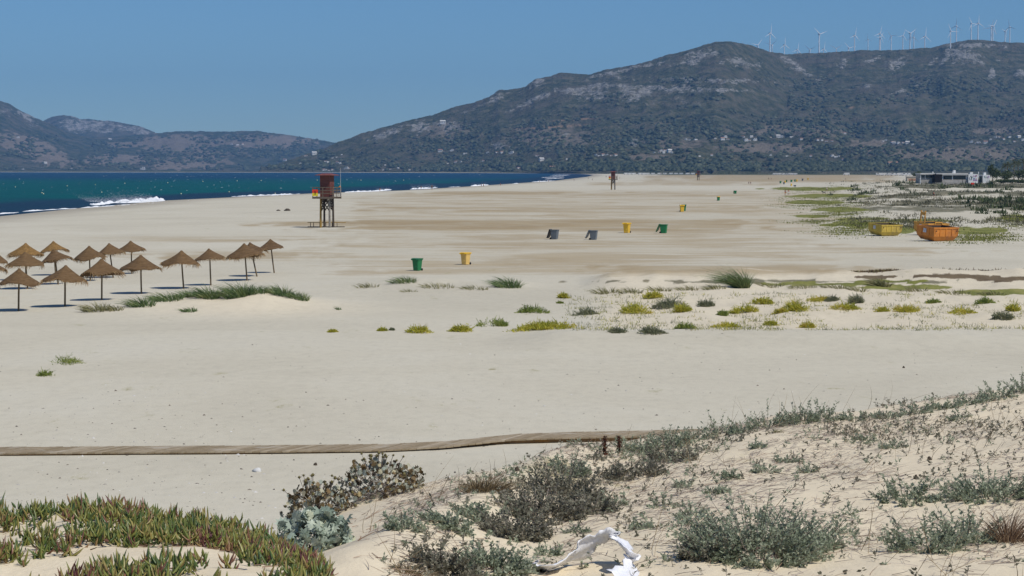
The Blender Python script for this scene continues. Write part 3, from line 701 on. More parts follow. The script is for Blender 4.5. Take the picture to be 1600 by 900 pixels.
# ================================================================== THINGS ON THE BEACH
# ---- straw parasols
def make_canopy(seed, gold=False):
    n = 40
    prof = [(0.0, 0.80), (0.05, 0.795), (0.10, 0.72), (0.22, 0.60), (0.42, 0.43), (0.66, 0.235), (0.88, 0.075), (1.0, -0.02), (1.05, -0.085)]
    a = np.linspace(0, 2 * math.pi, n, endpoint=False)
    V = []
    wob = 0.17 * fbm(np.cos(a) * 1.3 + seed, np.sin(a) * 1.3, seed, 3); sag = 0.24 * fbm(np.cos(a) * 1.2 + 5 + seed, np.sin(a) * 1.2, seed + 3, 3)
    for r, z in prof:
        k = r / 1.05
        V.append(np.stack([np.cos(a) * r * (1 + wob * k), np.sin(a) * r * (1 + wob * k), z + sag * k ** 2 + 0.012 * fbm(np.cos(a) * 9 * r + seed, np.sin(a) * 9 * r + z * 9, seed + 7, 2)], -1))
    out = len(V)
    for r, z in prof[::-1][:-2]:
        k = r / 1.05
        V.append(np.stack([np.cos(a) * r * .985 * (1 + wob * k), np.sin(a) * r * .985 * (1 + wob * k), np.full(n, z - .035) + sag * k ** 2], -1))
    V = np.stack(V); nr = len(V)
    i = np.arange(nr * n).reshape(nr, n)
    Fq = np.stack([i[:-1], np.roll(i[:-1], -1, 1), np.roll(i[1:], -1, 1), i[1:]], -1).reshape(-1, 4)
    me = np_mesh('canopy', V.reshape(-1, 3), Fq, smooth=True)
    # straw ends hanging from the rim
    q = 420; aa = RNG.uniform(0, 2 * math.pi, q)
    kk = 1 + np.interp(aa, np.append(a, 2 * math.pi), np.append(wob, wob[0])); zz = -0.06 + np.interp(aa, np.append(a, 2 * math.pi), np.append(sag, sag[0]))
    P = np.stack([np.cos(aa) * 1.03 * kk, np.sin(aa) * 1.03 * kk, zz], -1)
    D = np.stack([np.cos(aa) * .5 - .35, np.sin(aa) * .5, np.full(q, -1.0)], -1) + RNG.normal(size=(q, 3)) * .25
    patch = (fbm(np.cos(aa) * 2 + seed * 3, np.sin(aa) * 2, seed + 11, 2) > -0.05)
    L = np.where(patch, RNG.uniform(.08, .34, q), RNG.uniform(.03, .14, q))
    v = Veg(); v.add(strips(P, D, L, np.full(q, .018), np.tile([-.2, 0, -.1], (q, 1)), 2, .3))
    ri = np.stack([np.cos(a) * 1.045 * (1 + wob), np.sin(a) * 1.045 * (1 + wob), -.065 + sag], -1); rj = ri + [0, 0, -.045]; ii = np.arange(n); jj = (ii + 1) % n
    v.add((np.concatenate([ri, rj]), q2t(np.stack([ii, jj, jj + n, ii + n], -1))))
    return me, v.mesh('fringe')
CANOPY = [make_canopy(s) for s in (1, 2, 3, 4, 5)]
pm = MB(); pm.tube([(0, 0, -.25), (0, 0, .9), (0.012, 0.006, 1.6), (0, 0, 2.2)], [.062, .058, .052, .046], 10)
POLE = pm.mesh('pole')
# base px, base py, apex px, apex py, left, right, variant, gold, label
UMB = [
 (29, 486, 30.5, 419, 0, 62, 0, 0, 'brown straw parasol nearest the front left, its rim ragged and drooping on the right'),
 (101.5, 479, 103, 414, 68, 134, 1, 0, 'brown straw parasol second from the left in the front row, with a deep fringe'),
 (159, 469, 160, 404, 125, 189, 2, 0, 'brown straw parasol third from the left in the front row, before the dry marram tuft'),
 (221, 459, 220, 398, 188, 248, 3, 0, 'brown straw parasol fourth along the front row, just behind the left end of the hummock'),
 (287, 451, 283, 391, 253, 310, 4, 0, 'brown straw parasol fifth along the front row, behind the grassy hummock'),
 (329.5, 446, 327.5, 388, 306, 351, 1, 0, 'small brown straw parasol behind the middle of the grassy hummock, left of the leaning pair'),
 (386, 438.5, 382, 380, 352, 408, 0, 0, 'brown straw parasol with an upright pole, overlapping the parasol on the leaning pole'),
 (401.5, 432, 390, 377.5, 366, 413, 2, 0, 'brown straw parasol on a strongly leaning pole, half hidden behind its neighbour'),
 (428.5, 426.5, 422, 373, 406, 444, 3, 0, 'brown straw parasol at the right end of the group, pole tilted to the left'),
 (43, 451.5, 40, 393, 11, 66, 4, 0, 'brown straw parasol in the second row, under and before the golden one on the left'),
 (91, 444.5, 85, 389, 64, 112, 3, 0, 'brown straw parasol in the second row, directly before the small golden one'),
 (141, 439, 140, 384, 113, 163, 2, 0, 'brown straw parasol in the second row, between the golden ones and the back pair'),
 (177, 434, 170.5, 379.5, 154, 200, 1, 0, 'brown straw parasol of the back pair on the left, pole leaning slightly'),
 (206, 428, 205, 376, 187, 228, 0, 0, 'brown straw parasol of the back pair on the right'),
 (40.5, 438, 40.5, 379.5, 13, 65, 1, 1, 'golden straw parasol standing behind the second row, the wider of the two golden ones'),
 (87, 430.5, 84, 376.5, 65, 107, 4, 1, 'golden straw parasol standing behind the second row, the smaller of the two golden ones'),
 (-10, 446, -9, 391, -32, 12.5, 2, 0, 'brown straw parasol cut by the left edge, the upper of two there'),
 (-17, 466, -16, 403, -44, 9, 0, 0, 'brown straw parasol cut by the left edge, the lower of two there'),
]
for i, (bx_, by_, ax_, ay_, l_, r_, var, gold, lab) in enumerate(UMB):
    p = hit(bx_, by_); s = ppm(p)
    sc = (by_ - ay_) / s / 3.0                       # pole 2.2 plus cap 0.8 = 3.0 units
    rad = (r_ - l_) / 2 / s / 1.05
    hgt = (by_ - ay_) / s
    root = empty('straw_parasol', p, 0, lab, 'parasol', 'straw parasols on the beach')
    lean = (ax_ - bx_) / s / hgt
    root.rotation_euler = (RNG.uniform(-.02, .02), math.atan(lean), 0)
    capz = 0.80 * rad
    po = link_mesh('pole', POLE, M['pole'], root); po.scale = (.85, .85, (hgt - .06) / 2.2); po.rotation_euler = (0, 0, RNG.uniform(0, 6))
    cm, fm = CANOPY[var]
    ca = link_mesh('canopy', cm, M['straw'], root); ca.scale = (rad, rad, rad * .88); ca.location = (0, 0, hgt - .80 * rad * .88)
    ca.rotation_euler = (RNG.uniform(-.06, .06), RNG.uniform(-.04, .08), RNG.uniform(0, 6.28))
    if gold: ca.material_slots[0].link = 'OBJECT'; ca.material_slots[0].material = M['straw_gold']
    link_mesh('fringe', fm, M['fringe'], ca)

# ---- lifeguard towers
def make_tower(label):
    root = empty('lifeguard_tower', (0, 0, 0), 0, label, 'watchtower', 'lifeguard towers along the beach')
    s = .60; mats = [M['wood_yellow'], M['wood_grey'], M['wood_dark'], M['wood_dark']]  # front-left leg is yellow: its sunlit look is put into the wood colour
    for (x, y), mt in zip([(-s, -s), (s, -s), (-s, s), (s, s)], mats):
        t = MB(); t.tube([(x * 1.06, y * 1.06, -.3), (x, y, 3.9)], [.14, .125], 10); t.build('leg', mt, root)
    t = MB()
    def brace(p, q, r=.075): t.tube([p, q], r, 6)
    for (x0, y0, x1, y1) in [(-s, -s, s, -s), (s, -s, s, s), (-s, s, s, s), (-s, -s, -s, s)]:
        brace((x0, y0, 3.75), (x1, y1, 2.15)); brace((x1, y1, 3.70), (x0, y0, 2.10))
        mx, my = (x0 + x1) / 2, (y0 + y1) / 2
        brace((x0, y0, 3.15), (mx, my, 3.85), .08); brace((x1, y1, 3.15), (mx, my, 3.85), .08)
    t.build('bracing', M['wood_dark'], root)
    t = MB(); P = 1.45
    t.box((0, 0, 3.94), (2 * P, 2 * P, .09))
    for x in (-.62, .62): t.box((x, 0, 3.83), (.12, 2 * P - .1, .13))
    for y in (-P + .03, P - .03): t.box((0, y, 3.84), (2 * P, .06, .19))
    t.build('platform', M['rail_wood'], root)
    rl = MB()
    for x in (-P + .06, 0, P - .06):
        for y in (-P + .06, P - .06): rl.box((x, y, 4.62), (.09, .09, 1.26))
    for x in (-P + .06, P - .06): rl.box((x, 0, 4.62), (.09, .09, 1.26))
    for z in (5.21, 4.83, 4.45):
        for q in (-P + .06, P - .06): rl.box((0, q, z), (2 * P - .2 + .09, .05, .10)); rl.box((q, 0, z - .003), (.05, 2 * P - .23, .10))
    for k in range(5): rl.box((P - .06, -1.1 + k * .55, 4.5), (.04, .05, .9))
    rl.build('railing', M['rail_wood'], root)
    h = MB(); a = .70
    h.box((0, .1, 5.36), (2 * a, 2 * a, 2.74))
    hut = h.build('hut', M['red_boards'], root)
    d = MB(); d.box((-.05, .1 - a - .012, 5.46), (1.16, .03, .06)); d.box((-.05, .1 - a - .012, 6.45), (1.16, .03, .05)); d.box((a + .012, .1, 5.46), (.03, 1.2, .06))
    for x in (-.66, .66): d.box((x, .1 - a - .014, 5.36), (.07, .03, 2.7))
    d.build('trim', M['roof_red'], hut)
    sh = MB(); sh.box((-.05, .1 - a - .010, 5.96), (1.14, .022, .86)); sh.build('shutter', M['red_boards'], hut)
    r = MB(); e = 1.22
    r.add([(-e, -e + .1, 6.74), (e, -e + .1, 6.74), (e, e + .1, 6.74), (-e, e + .1, 6.74), (-e, -e + .1, 6.80), (e, -e + .1, 6.80), (e, e + .1, 6.80), (-e, e + .1, 6.80), (-.45, -.35, 7.02), (.45, -.35, 7.02), (.45, .55, 7.02), (-.45, .55, 7.02)],
          [(3, 2, 1, 0), (0, 1, 5, 4), (1, 2, 6, 5), (2, 3, 7, 6), (3, 0, 4, 7), (4, 5, 9, 8), (5, 6, 10, 9), (6, 7, 11, 10), (7, 4, 8, 11), (8, 9, 10, 11)])
    r.build('roof', M['roof_red'], root)
    sg = MB(); sx = -P + .42; sy = -P - .03
    sg.box((sx, sy, 4.72), (.78, .03, .46), mi=0); sg.box((sx, sy, 4.285), (.78, .03, .40), mi=1)
    sign = sg.build('sign_board', [M['sign_red'], M['sign_yellow']], root)
    n1 = MB(); n1.box((sx + .02, sy - .024, 4.50), (.11, .012, .42)); n1.box((sx - .06, sy - .0245, 4.65), (.09, .012, .06))
    n1.build('numeral', M['black'], sign)
    fp = MB(); fp.tube([(P + .02, P - .35, 4.0), (P + .02, P - .35, 7.72)], [.04, .028], 8); fp.build('flag_pole', M['grey_steel'], root)
    ob = MB(); ob.tube([(P - .05, P - .62, 5.28), (P - .05, P - .28, 5.34)], [.09, .07], 8); ob.build('rescue_float', M['orange_foam'], root)
    return root
tw = make_tower('red brown lifeguard tower nearest the camera, with a red and yellow sign, beside the sea')
p = hit(511, 355.5); tw.location = p; tw.rotation_euler = (0, 0, R(-16.7)); k = 84.5 / ppm(p) / 7.02; tw.scale = (k, k, k)
for px, py, top, lab, rz in [(958, 296.5, 267.5, 'middle of the three lifeguard towers, with a small red and yellow sign, on far sand', -14), (1091, 281.8, 267, 'farthest and smallest lifeguard tower, dark hut on thin legs before the wooded foothills', -20)]:
    c = copy_tree(tw); q = hit(px, py); c.location = q; c.rotation_euler = (0, 0, R(rz)); k = (py - top) / ppm(q) / 7.02; c.scale = (k, k, k); tag(c, lab)
p = tw.location
lr = empty('low_railing', ground(p.x - .2, p.y + 1.6), R(-2), 'low wooden railing on short posts around the foot of the nearest lifeguard tower', 'railing')
t = MB(); t.box((0, 0, .62), (5.0, .08, .08)); t.build('top_rail', M['wood_yellow'], lr)
t = MB(); t.box((0, -.5, .06), (4.8, .14, .12)); t.build('ground_beam', M['wood_dark'], lr)
for x in (-2.1, -1.7, -.9, -.1, .7, 1.35):
    t = MB(); t.box((x, 0.001, .29), (.07, .07, .58)); t.build('post', M['wood_dark'], lr)

# ---- wheelie bins
def bin_meshes():
    B_ = MB()
    w0, d0, w1, d1 = .24, .28, .30, .37
    ring = lambda w, d, z, c=.05: [(-w + c, -d, z), (w - c, -d, z), (w, -d + c, z), (w, d - c, z), (w - c, d, z), (-w + c, d, z), (-w, d - c, z), (-w, -d + c, z)]
    rings = [ring(w0, d0, .03), ring(w1 * .97, d1 * .97, .86), ring(w1 * 1.07, d1 * 1.06, .865), ring(w1 * 1.07, d1 * 1.06, .93), ring(w1 * .93, d1 * .93, .93), ring(w0 * .9, d0 * .9, .10)]
    V = [p for r in rings for p in r]; Fs = []
    for i in range(5):
        for k in range(8): Fs.append((i * 8 + k, i * 8 + (k + 1) % 8, (i + 1) * 8 + (k + 1) % 8, (i + 1) * 8 + k))
    Fs.append(tuple(range(7, -1, -1))); Fs.append(tuple(40 + k for k in range(8)))
    B_.add(V, Fs)
    B_.box((0, -.30, .50), (.30, .03, .40), taper=.96)
    L_ = MB()    # lid lies from hinge (y=0) towards -y
    prof = [(0.0, 0.0), (0.0, .05), (-.10, .085), (-.55, .105), (-.80, .07), (-.86, .01), (-.86, -.045), (-.83, -.045), (-.80, .0)]
    n = len(prof)
    V = [(-.345, y, z) for y, z in prof] + [(.345, y, z) for y, z in prof]
    L_.add(V, [tuple(range(n)), tuple(range(2 * n - 1, n - 1, -1))] + [(i + n, (i + 1) % n + n, (i + 1) % n, i) for i in range(n)])
    L_.box((0, -.87, .035), (.34, .03, .05))
    H_ = MB(); H_.tube([(-.22, .36, .90), (-.22, .46, .93), (.22, .46, .93), (.22, .36, .90)], .022, 6)
    W_ = MB(); W_.tube([(-.03, 0, 0), (.03, 0, 0)], .10, 14); W_.tube([(-.034, 0, 0), (.034, 0, 0)], .045, 10)
    return B_.mesh('body'), L_.mesh('lid'), H_.mesh('handle'), W_.mesh('wheel')
BB, BL, BH, BW = bin_meshes()
def setm(o, m):
    o.material_slots[0].link = 'OBJECT'; o.material_slots[0].material = m
def make_bin(px, py, hpx, rz, body, lid, open_, label, group='wheelie bins on the sand'):
    p = hit(px, py); k = hpx / ppm(p) / 1.04
    k = max(k, .85)
    root = empty('wheelie_bin', p, R(rz), label, 'bin', group); root.scale = (k, k, k)
    for nm, me, mt in (('body', BB, body), ('lid', BL, lid), ('handle', BH, body)):
        o = link_mesh(nm, me, M['bin_grey'], root); setm(o, M[mt])
        if nm == 'lid':
            o.location = (0, .42, .935)
            if open_: o.rotation_euler = (R(-(180 + open_)), 0, 0); o.location = (0, .44, .97)
    for sx in (-.27, .27):
        o = link_mesh('wheel', BW, M['rubber'], root); o.location = (sx, .31, .10)
    return root
make_bin(652, 423, 19.8, -28, 'bin_green', 'bin_green_lid', 0, 'green wheelie bin nearest the camera, lid closed, left of the pale yellow bin')
make_bin(727.5, 413.5, 19.5, -30, 'bin_yellow_pale', 'bin_yellow_lid', 0, 'pale yellow wheelie bin with a brighter lid, to the right of the nearest green bin')
make_bin(866.5, 374, 17, 68, 'bin_grey', 'bin_black', 72, 'grey wheelie bin, left of the two grey ones, its black lid hanging open')
make_bin(927.5, 374.8, 16.6, 74, 'bin_grey', 'bin_grey', 66, 'grey wheelie bin, right of the two grey ones, its grey lid hanging open')
make_bin(979.5, 364, 16.2, -22, 'bin_yellow', 'bin_yellow_lid', 0, 'bright yellow wheelie bin with closed lid beside the green bin with hanging lid')
make_bin(1037, 364.5, 15.6, 72, 'bin_green', 'bin_green_lid', 66, 'green wheelie bin with its lid hanging open, right of the bright yellow bin')
make_bin(1065.5, 331, 11, 5, 'bin_yellow', 'bin_yellow_lid', 0, 'yellow wheelie bin standing right in front of a green one farther out')
make_bin(1068.5, 329.8, 10.4, 5, 'bin_green', 'bin_green_lid', 0, 'green wheelie bin almost hidden behind a yellow one')
make_bin(1122.5, 313.6, 6.8, 10, 'bin_green', 'bin_yellow_lid', 0, 'small far green wheelie bin with a yellow lid')
make_bin(1149, 302.8, 5.6, 75, 'bin_green', 'bin_green_lid', 80, 'small far green wheelie bin with open lid, near the grass patch')
FG = 'far wheelie bins beyond the grass'
for px, py, cl, lab in [(1219.5, 286.5, 'green', 'leftmost dark green bin of the far scattered bins beyond the two walkers'), (1226.5, 286, 'yellow', 'far yellow bin standing tight between two dark bins'), (1225, 288, 'grey', 'far dark bin just before a yellow one'),
                        (1229, 284.5, 'green', 'far green bin just behind a yellow one'), (1236.5, 284.5, 'green', 'far green bin, left of a green and yellow pair'), (1242, 284, 'green', 'far green bin side by side with a yellow one'), (1245, 284, 'yellow', 'far yellow bin side by side with a green one'),
                        (1236.5, 290.5, 'yellow', 'far yellow bin next to a fallen dark bin by the green dune edge'), (1254, 282.5, 'grey', 'far dark bin, rightmost of the scattered far bins'), (1262.5, 281.5, 'yellow', 'far pale yellow bin, smallest and farthest on the brown sand')]:
    make_bin(px, py, 3.6, RNG.uniform(-40, 40), 'bin_' + cl, 'bin_' + cl + ('_lid' if cl != 'grey' else ''), 0, lab, FG) if cl != 'grey' else make_bin(px, py, 3.4, 20, 'bin_grey', 'bin_black', 0, lab, FG)
fb = make_bin(1240, 291.5, 3.6, 60, 'bin_grey', 'bin_black', 0, 'far dark bin lying on its side by the yellow bin at the green dune edge', FG)
fb.rotation_euler = (R(90), 0, R(70)); fb.location.z += .3

# ---- waste skips
def ring8(a, b_, z): return [(-a, -b_, z), (a, -b_, z), (a, b_, z), (-a, b_, z)]
def make_skip(px, py, scale, rz, paint, label, frame=False):
    p = hit(px, py)
    root = empty('waste_skip', p, R(rz), label, 'skip', 'open waste skips at the edge of the dunes'); root.scale = (scale, scale, scale * 1.22); root.rotation_euler = (R(5.0), R(.8), R(rz)); root.location.z += .06
    a, b_ = 1.78, 1.28
    rings = [ring8(1.36, 1.02, .07), ring8(a * .98, b_ * .98, .46), ring8(a, b_, 1.22), ring8(a - .05, b_ - .05, 1.22), ring8(a * .98 - .06, b_ * .98 - .06, .48), ring8(1.30, .96, .13)]
    t = MB(); V = [q for r in rings for q in r]; Fs = []
    for i in range(5):
        for k in range(4): Fs.append((i * 4 + k, i * 4 + (k + 1) % 4, (i + 1) * 4 + (k + 1) % 4, (i + 1) * 4 + k))
    Fs += [(3, 2, 1, 0), (20, 21, 22, 23)]
    t.add(V, Fs); body = t.build('body', [M[paint], M['wood_dark']], root)
    for pl in body.data.polygons:
        if pl.index in (12, 13, 14, 15, 16, 17, 18, 19, 21): pl.material_index = 1
    t = MB(); c = [(-a, -b_, 1.2), (a, -b_, 1.2), (a, b_, 1.2), (-a, b_, 1.2)]
    for i in range(4):
        p0, p1 = Vector(c[i]), Vector(c[(i + 1) % 4]); d = p1 - p0
        t.box((p0 + p1) / 2 + Vector((0, 0, .002 * (i % 2))), (d.length + .12, .10, .12), rz=math.atan2(d.y, d.x))
    t.build('rim', M[paint], root)
    for x in (-1.70, -.85, 0, .85, 1.70):
        for sy in (-1, 1):
            t = MB(); t.box((x, sy * (b_ + .012), .84), (.09, .07, .60)); t.build('rib', M[paint], root)
    for y in (-.55, .55):
        t = MB(); t.box((-a - .012, y, .84), (.07, .09, .60)); t.build('rib', M[paint], root)
    for x in (-.9, .9):
        t = MB(); t.box((x, 0, .035), (.14, 1.7, .07)); t.build('runner', M['wood_dark'], root)
    t = MB(); t.box((-a - .03, .05, .90), (.02, .44, .36)); t.build('sticker', M['sticker'], root)
    t = MB()
    for x in (-1.5, 1.5): t.tube([(x, -b_ - .02, .95), (x, -b_ - .16, .95)], .05, 8)
    t.build('lifting_lug', M['wood_dark'], root)
    if frame:
        t = MB()
        for y in (-.36, .36):
            t.box((-1.0, y + .6, 1.75), (.12, .10, 1.2)); t.box((-1.0, y + .6, 2.36), (.14, .16, .14))
        t.box((-1.0, .6, 2.14), (.10, .82, .30)); t.build('lifting_frame', M['skip_light'], root)
        t = MB()
        t.tube([(-.9, -b_ - .12, .3), (-.78, -b_ - .14, 1.36)], .07, 6); t.tube([(.9, -b_ - .12, .25), (.42, -b_ - .14, 1.36)], .07, 6); t.tube([(-.78, -b_ - .14, 1.36), (.42, -b_ - .14, 1.36)], .06, 6)
        t.build('lifting_arm', M['skip_light'], root)
    return root
make_skip(1382, 368.5, .86, 31, 'skip_yellow', 'faded yellow open waste skip standing alone, left of the two orange ones')
make_skip(1463.5, 376.5, .97, 32, 'skip_orange', 'bright orange open waste skip in front, with a pale sticker on its end')
make_skip(1454, 367, .90, 32, 'skip_light', 'lighter orange waste skip with a raised lifting frame, behind the bright orange one', True)

# ---- boardwalk
pts = [(-120, 714), (0, 708), (150, 707.6), (300, 706.4), (450, 705), (600, 703), (700, 698), (800, 689.5), (900, 686.5), (1000, 684.5), (1060, 683), (1200, 681)]
W3 = [at(a, b_, 0.0) for a, b_ in pts]
xs_ = [w_[0] for w_ in W3]; ys_ = [w_[1] for w_ in W3]
bw = empty('boardwalk', (0, 0, 0), 0, 'long narrow wooden boardwalk lying across the sand, boards set aslant', 'boardwalk')
t = MB(); e = MB(); x = xs_[0]; i = 0
hw = .56
while x < xs_[-1]:
    yc = float(np.interp(x, xs_, ys_)); slope = (np.interp(x + .3, xs_, ys_) - np.interp(x - .3, xs_, ys_)) / .6
    lift = 0.04 + 0.07 * float(sst(-2.5, 1.5, x))
    zg = float(gz(np.array(x), np.array(yc))) + lift
    j = random.Random(i).uniform(-.004, .004); jj = random.Random(i + 999).uniform(-.03, .03)
    a0 = Vector((x - hw * .62, yc - hw, zg + j)); a1 = Vector((x + hw * .62, yc + hw + jj, zg + j + random.Random(i + 5).uniform(-.003, .003)))
    a0.y += slope * (a0.x - x); a1.y += slope * (a1.x - x)
    dv = Vector((.085, .085 * slope, 0)); up = Vector((0, 0, .04))
    V = [a0 - dv, a0 + dv, a1 + dv, a1 - dv]; V = V + [v + up for v in V]
    t.add(V, [(0, 3, 2, 1), (4, 5, 6, 7), (0, 1, 5, 4), (1, 2, 6, 5), (2, 3, 7, 6), (3, 0, 4, 7)])
    x += .195; i += 1
t.build('deck', M['boards'], bw)
for sgn, nm in ((-.90, 'edge_beam'), (.90, 'edge_beam')):
    e = MB(); P_ = []
    for x in np.arange(xs_[0], xs_[-1], .5):
        yc = float(np.interp(x, xs_, ys_)) + hw * sgn; lift = 0.04 + 0.07 * float(sst(-2.5, 1.5, x)); P_.append((x + hw * .62 * sgn, yc, float(gz(np.array(x), np.array(yc))) + lift - .01))
    for q0, q1 in zip(P_[:-1], P_[1:]):
        d = Vector(q1) - Vector(q0); e.box((Vector(q0) + Vector(q1)) / 2 - Vector((0, 0, .045)), (d.length, .06, .12), rz=math.atan2(d.y, d.x))
    e.build(nm, M['board_edge'], bw)

# ---- plastic tape on the dune
ctrl = [(834, 884, .04), (842, 888, .02), (858, 886, .05), (878, 877, .07), (900, 866, .10), (922, 852, .17), (938, 846, .20), (953, 843, .22), (964, 844, .21), (972, 852, .18), (978, 862, .17), (984, 872, .12), (989, 880, .07), (988, 890, .03), (978, 900, .02), (968, 908, .02)]
P_ = []
for px, py, h in ctrl:
    g = hit(px, py + 3 + h * 165); P_.append(Vector((g.x, g.y, g.z + max(h, .045))))
tape = MB(); tp = []
for i in range(len(P_) - 1):
    for k in range(6): tp.append((i + k / 6.0))
def cat(u_):
    i = int(min(u_, len(P_) - 1.001)); f = u_ - i
    a, b2, c, d = P_[max(i - 1, 0)], P_[i], P_[min(i + 1, len(P_) - 1)], P_[min(i + 2, len(P_) - 1)]
    return 0.5 * ((2 * b2) + (c - a) * f + (2 * a - 5 * b2 + 4 * c - d) * f * f + (3 * b2 - a - 3 * c + d) * f ** 3)
V = []; Fs = []; nr = 7
for i, u_ in enumerate(tp):
    p = cat(u_); d = (cat(min(u_ + .1, len(P_) - 1.01)) - cat(max(u_ - .1, 0))).normalized()
    roll = -0.75 + 0.3 * math.sin(u_ * .9 + .3)
    s_ = d.cross(Vector((0, 0, 1))).normalized(); s2 = d.cross(s_).normalized()
    wv = s_ * math.cos(roll) + s2 * math.sin(roll); nn = d.cross(wv)
    wd = .085 * (1 + .25 * math.sin(u_ * 3.1) + .15 * math.sin(u_ * 7.7))
    for k in range(nr):
        t_ = k / (nr - 1) * 2 - 1
        V.append(p + wv * wd * t_ + nn * (.010 * math.sin(t_ * 6 + u_ * 1.7) + .0035 * math.sin(u_ * 13 + k * 1.3)))
for i in range(len(tp) - 1):
    for k in range(nr - 1): Fs.append((i * nr + k, i * nr + k + 1, (i + 1) * nr + k + 1, (i + 1) * nr + k))
tape.add(V, Fs, 0, True)
to = tag(tape.build('plastic_tape', M['tape']), 'crumpled strip of white plastic tape arched in a loop on the foreground dune', 'plastic tape')
so_ = to.modifiers.new('thick', 'SOLIDIFY'); so_.thickness = .004
# ================================================================== VEGETATION
def gzv(x, y): return gz(x, y)
def marram_mesh(name, wid, dep, hgt, n, lean=(-.25, 0), seed=0):
    """wid, dep: footprint in metres; blades follow the local ground through the object's own origin"""
    q = RNG.uniform(-1, 1, (n * 2, 2)); q = q[(q ** 2).sum(1) < 1][:n]; n = len(q)
    rr = np.sqrt((q ** 2).sum(1))
    P = np.stack([q[:, 0] * wid / 2, q[:, 1] * dep / 2, np.zeros(n) - .03], -1)
    D = np.stack([q[:, 0] * .55 + lean[0] + RNG.normal(0, .22, n), q[:, 1] * .5 + lean[1] + RNG.normal(0, .22, n), np.full(n, 1.0)], -1)
    L = hgt * RNG.uniform(.55, 1.1, n) * (1 - .45 * rr)
    bend = np.stack([lean[0] * 1.6 + q[:, 0] * .5 + RNG.normal(0, .2, n), q[:, 1] * .3 + RNG.normal(0, .2, n), np.full(n, -.28)], -1)
    return P, D, L, bend
def place_marram(px, py, wpx, hpx, mat, label, n=260, lean=(-.2, 0), bw=.022, depf=.8, group='grass tufts on the low beach hummocks', name='marram_grass', boost=1.0):
    p = hit(px, py); s = ppm(p); wid = wpx / s; hgt = hpx / s * 1.75 * boost
    P, D, L, bend = marram_mesh(name, wid * .85, max(wid * depf, .5), hgt, n, lean)
    x = P[:, 0] + p.x; y = P[:, 1] + p.y
    P[:, 2] += gzv(x, y) - p.z
    v = Veg(); v.add(strips(P, D, L, np.full(len(P), bw) * RNG.uniform(.7, 1.3, len(P)), bend, 3, .15))
    o = link_mesh(name, v.mesh(name), M[mat], None, p)
    return tag(o, label, 'grass tuft', group)
for a in [(152, 486, 46, 15, 'marram_dry', 'low dry yellow brown grass tuft, first clump at the left foot of the grassy hummock', 200), (178, 485, 34, 10, 'marram_dry', 'sparse pale grass tuft just right of the dry yellow brown tuft', 120),
          (222, 478, 46, 16, 'marram', 'low green grass tuft at the left end of the hummock crest', 260), (262, 470, 54, 15, 'marram', 'flat green grass tuft on the rising left side of the hummock', 260), (292, 464, 34, 13, 'marram', 'narrow green grass tuft between the flat one and the bushy one on the hummock', 180),
          (326, 466, 42, 20, 'marram', 'bushy green grass tuft on the hummock, left of the sandy gap', 330), (374, 463, 52, 22, 'marram', 'tallest bushy green grass tuft on the hummock, right of the sandy gap', 420), (402, 458, 36, 13, 'marram', 'small green grass tuft joining the tallest one on its right', 180),
          (438, 460, 46, 17, 'marram', 'green grass tuft on the right shoulder of the hummock', 280), (466, 467, 40, 14, 'marram', 'green grass tuft trailing down the right end of the hummock', 220), (297, 487, 26, 9, 'marram', 'small lone green tuft on the bare sand below the hummock', 100),
          (530, 484, 9, 6, 'marram', 'tiny dark tuft alone on the sand right of the hummock', 30),
          (632, 441, 46, 11, 'marram', 'green grass tuft on top of the low mound below the nearest green bin', 220), (575, 449, 40, 9, 'marram_dry', 'thin straw coloured tuft at the left end of the low mound', 90), (685, 449, 64, 9, 'marram_dry', 'thin straw coloured grass along the middle of the low mound', 130),
          (742, 452, 46, 8, 'marram_dry', 'thin straw coloured tuft at the right end of the low mound', 110), (795, 449, 44, 17, 'marram', 'rounded green grass tuft alone, right of the low mound', 330), (640, 456, 30, 6, 'marram_dry', 'faint dry tuft on the sandy slope of the low mound', 50)]:
    place_marram(*a[:6], n=a[6] if len(a) > 6 else 200, bw=.03)
place_marram(1160, 450, 26, 27, 'marram', 'tall wind-bent green grass tuft, the tallest on the rim of the plant field', n=520, lean=(-.30, 0), bw=.026, depf=.7, boost=1.2, group='grass tufts on the rim of the plant field')
place_marram(1376, 447, 34, 15, 'marram_dry', 'upright pale green tuft on the rim near the reddish ground cover', n=260, bw=.035, group='grass tufts on the rim of the plant field')
for a in [(945, 459, 46, 12), (985, 457, 44, 10), (1030, 455, 44, 10), (1075, 453, 44, 9), (1118, 451, 40, 9), (1205, 449, 50, 9), (1255, 450, 50, 9), (1305, 451, 46, 10), (1340, 455, 36, 10), (1430, 455, 50, 9), (1490, 459, 60, 9), (1550, 461, 50, 8)]:
    place_marram(*a, 'marram_dry', 'low thin straw green grass clump in the row along the rim of the plant field', n=110, bw=.032, group='low grass clumps along the rim of the plant field')

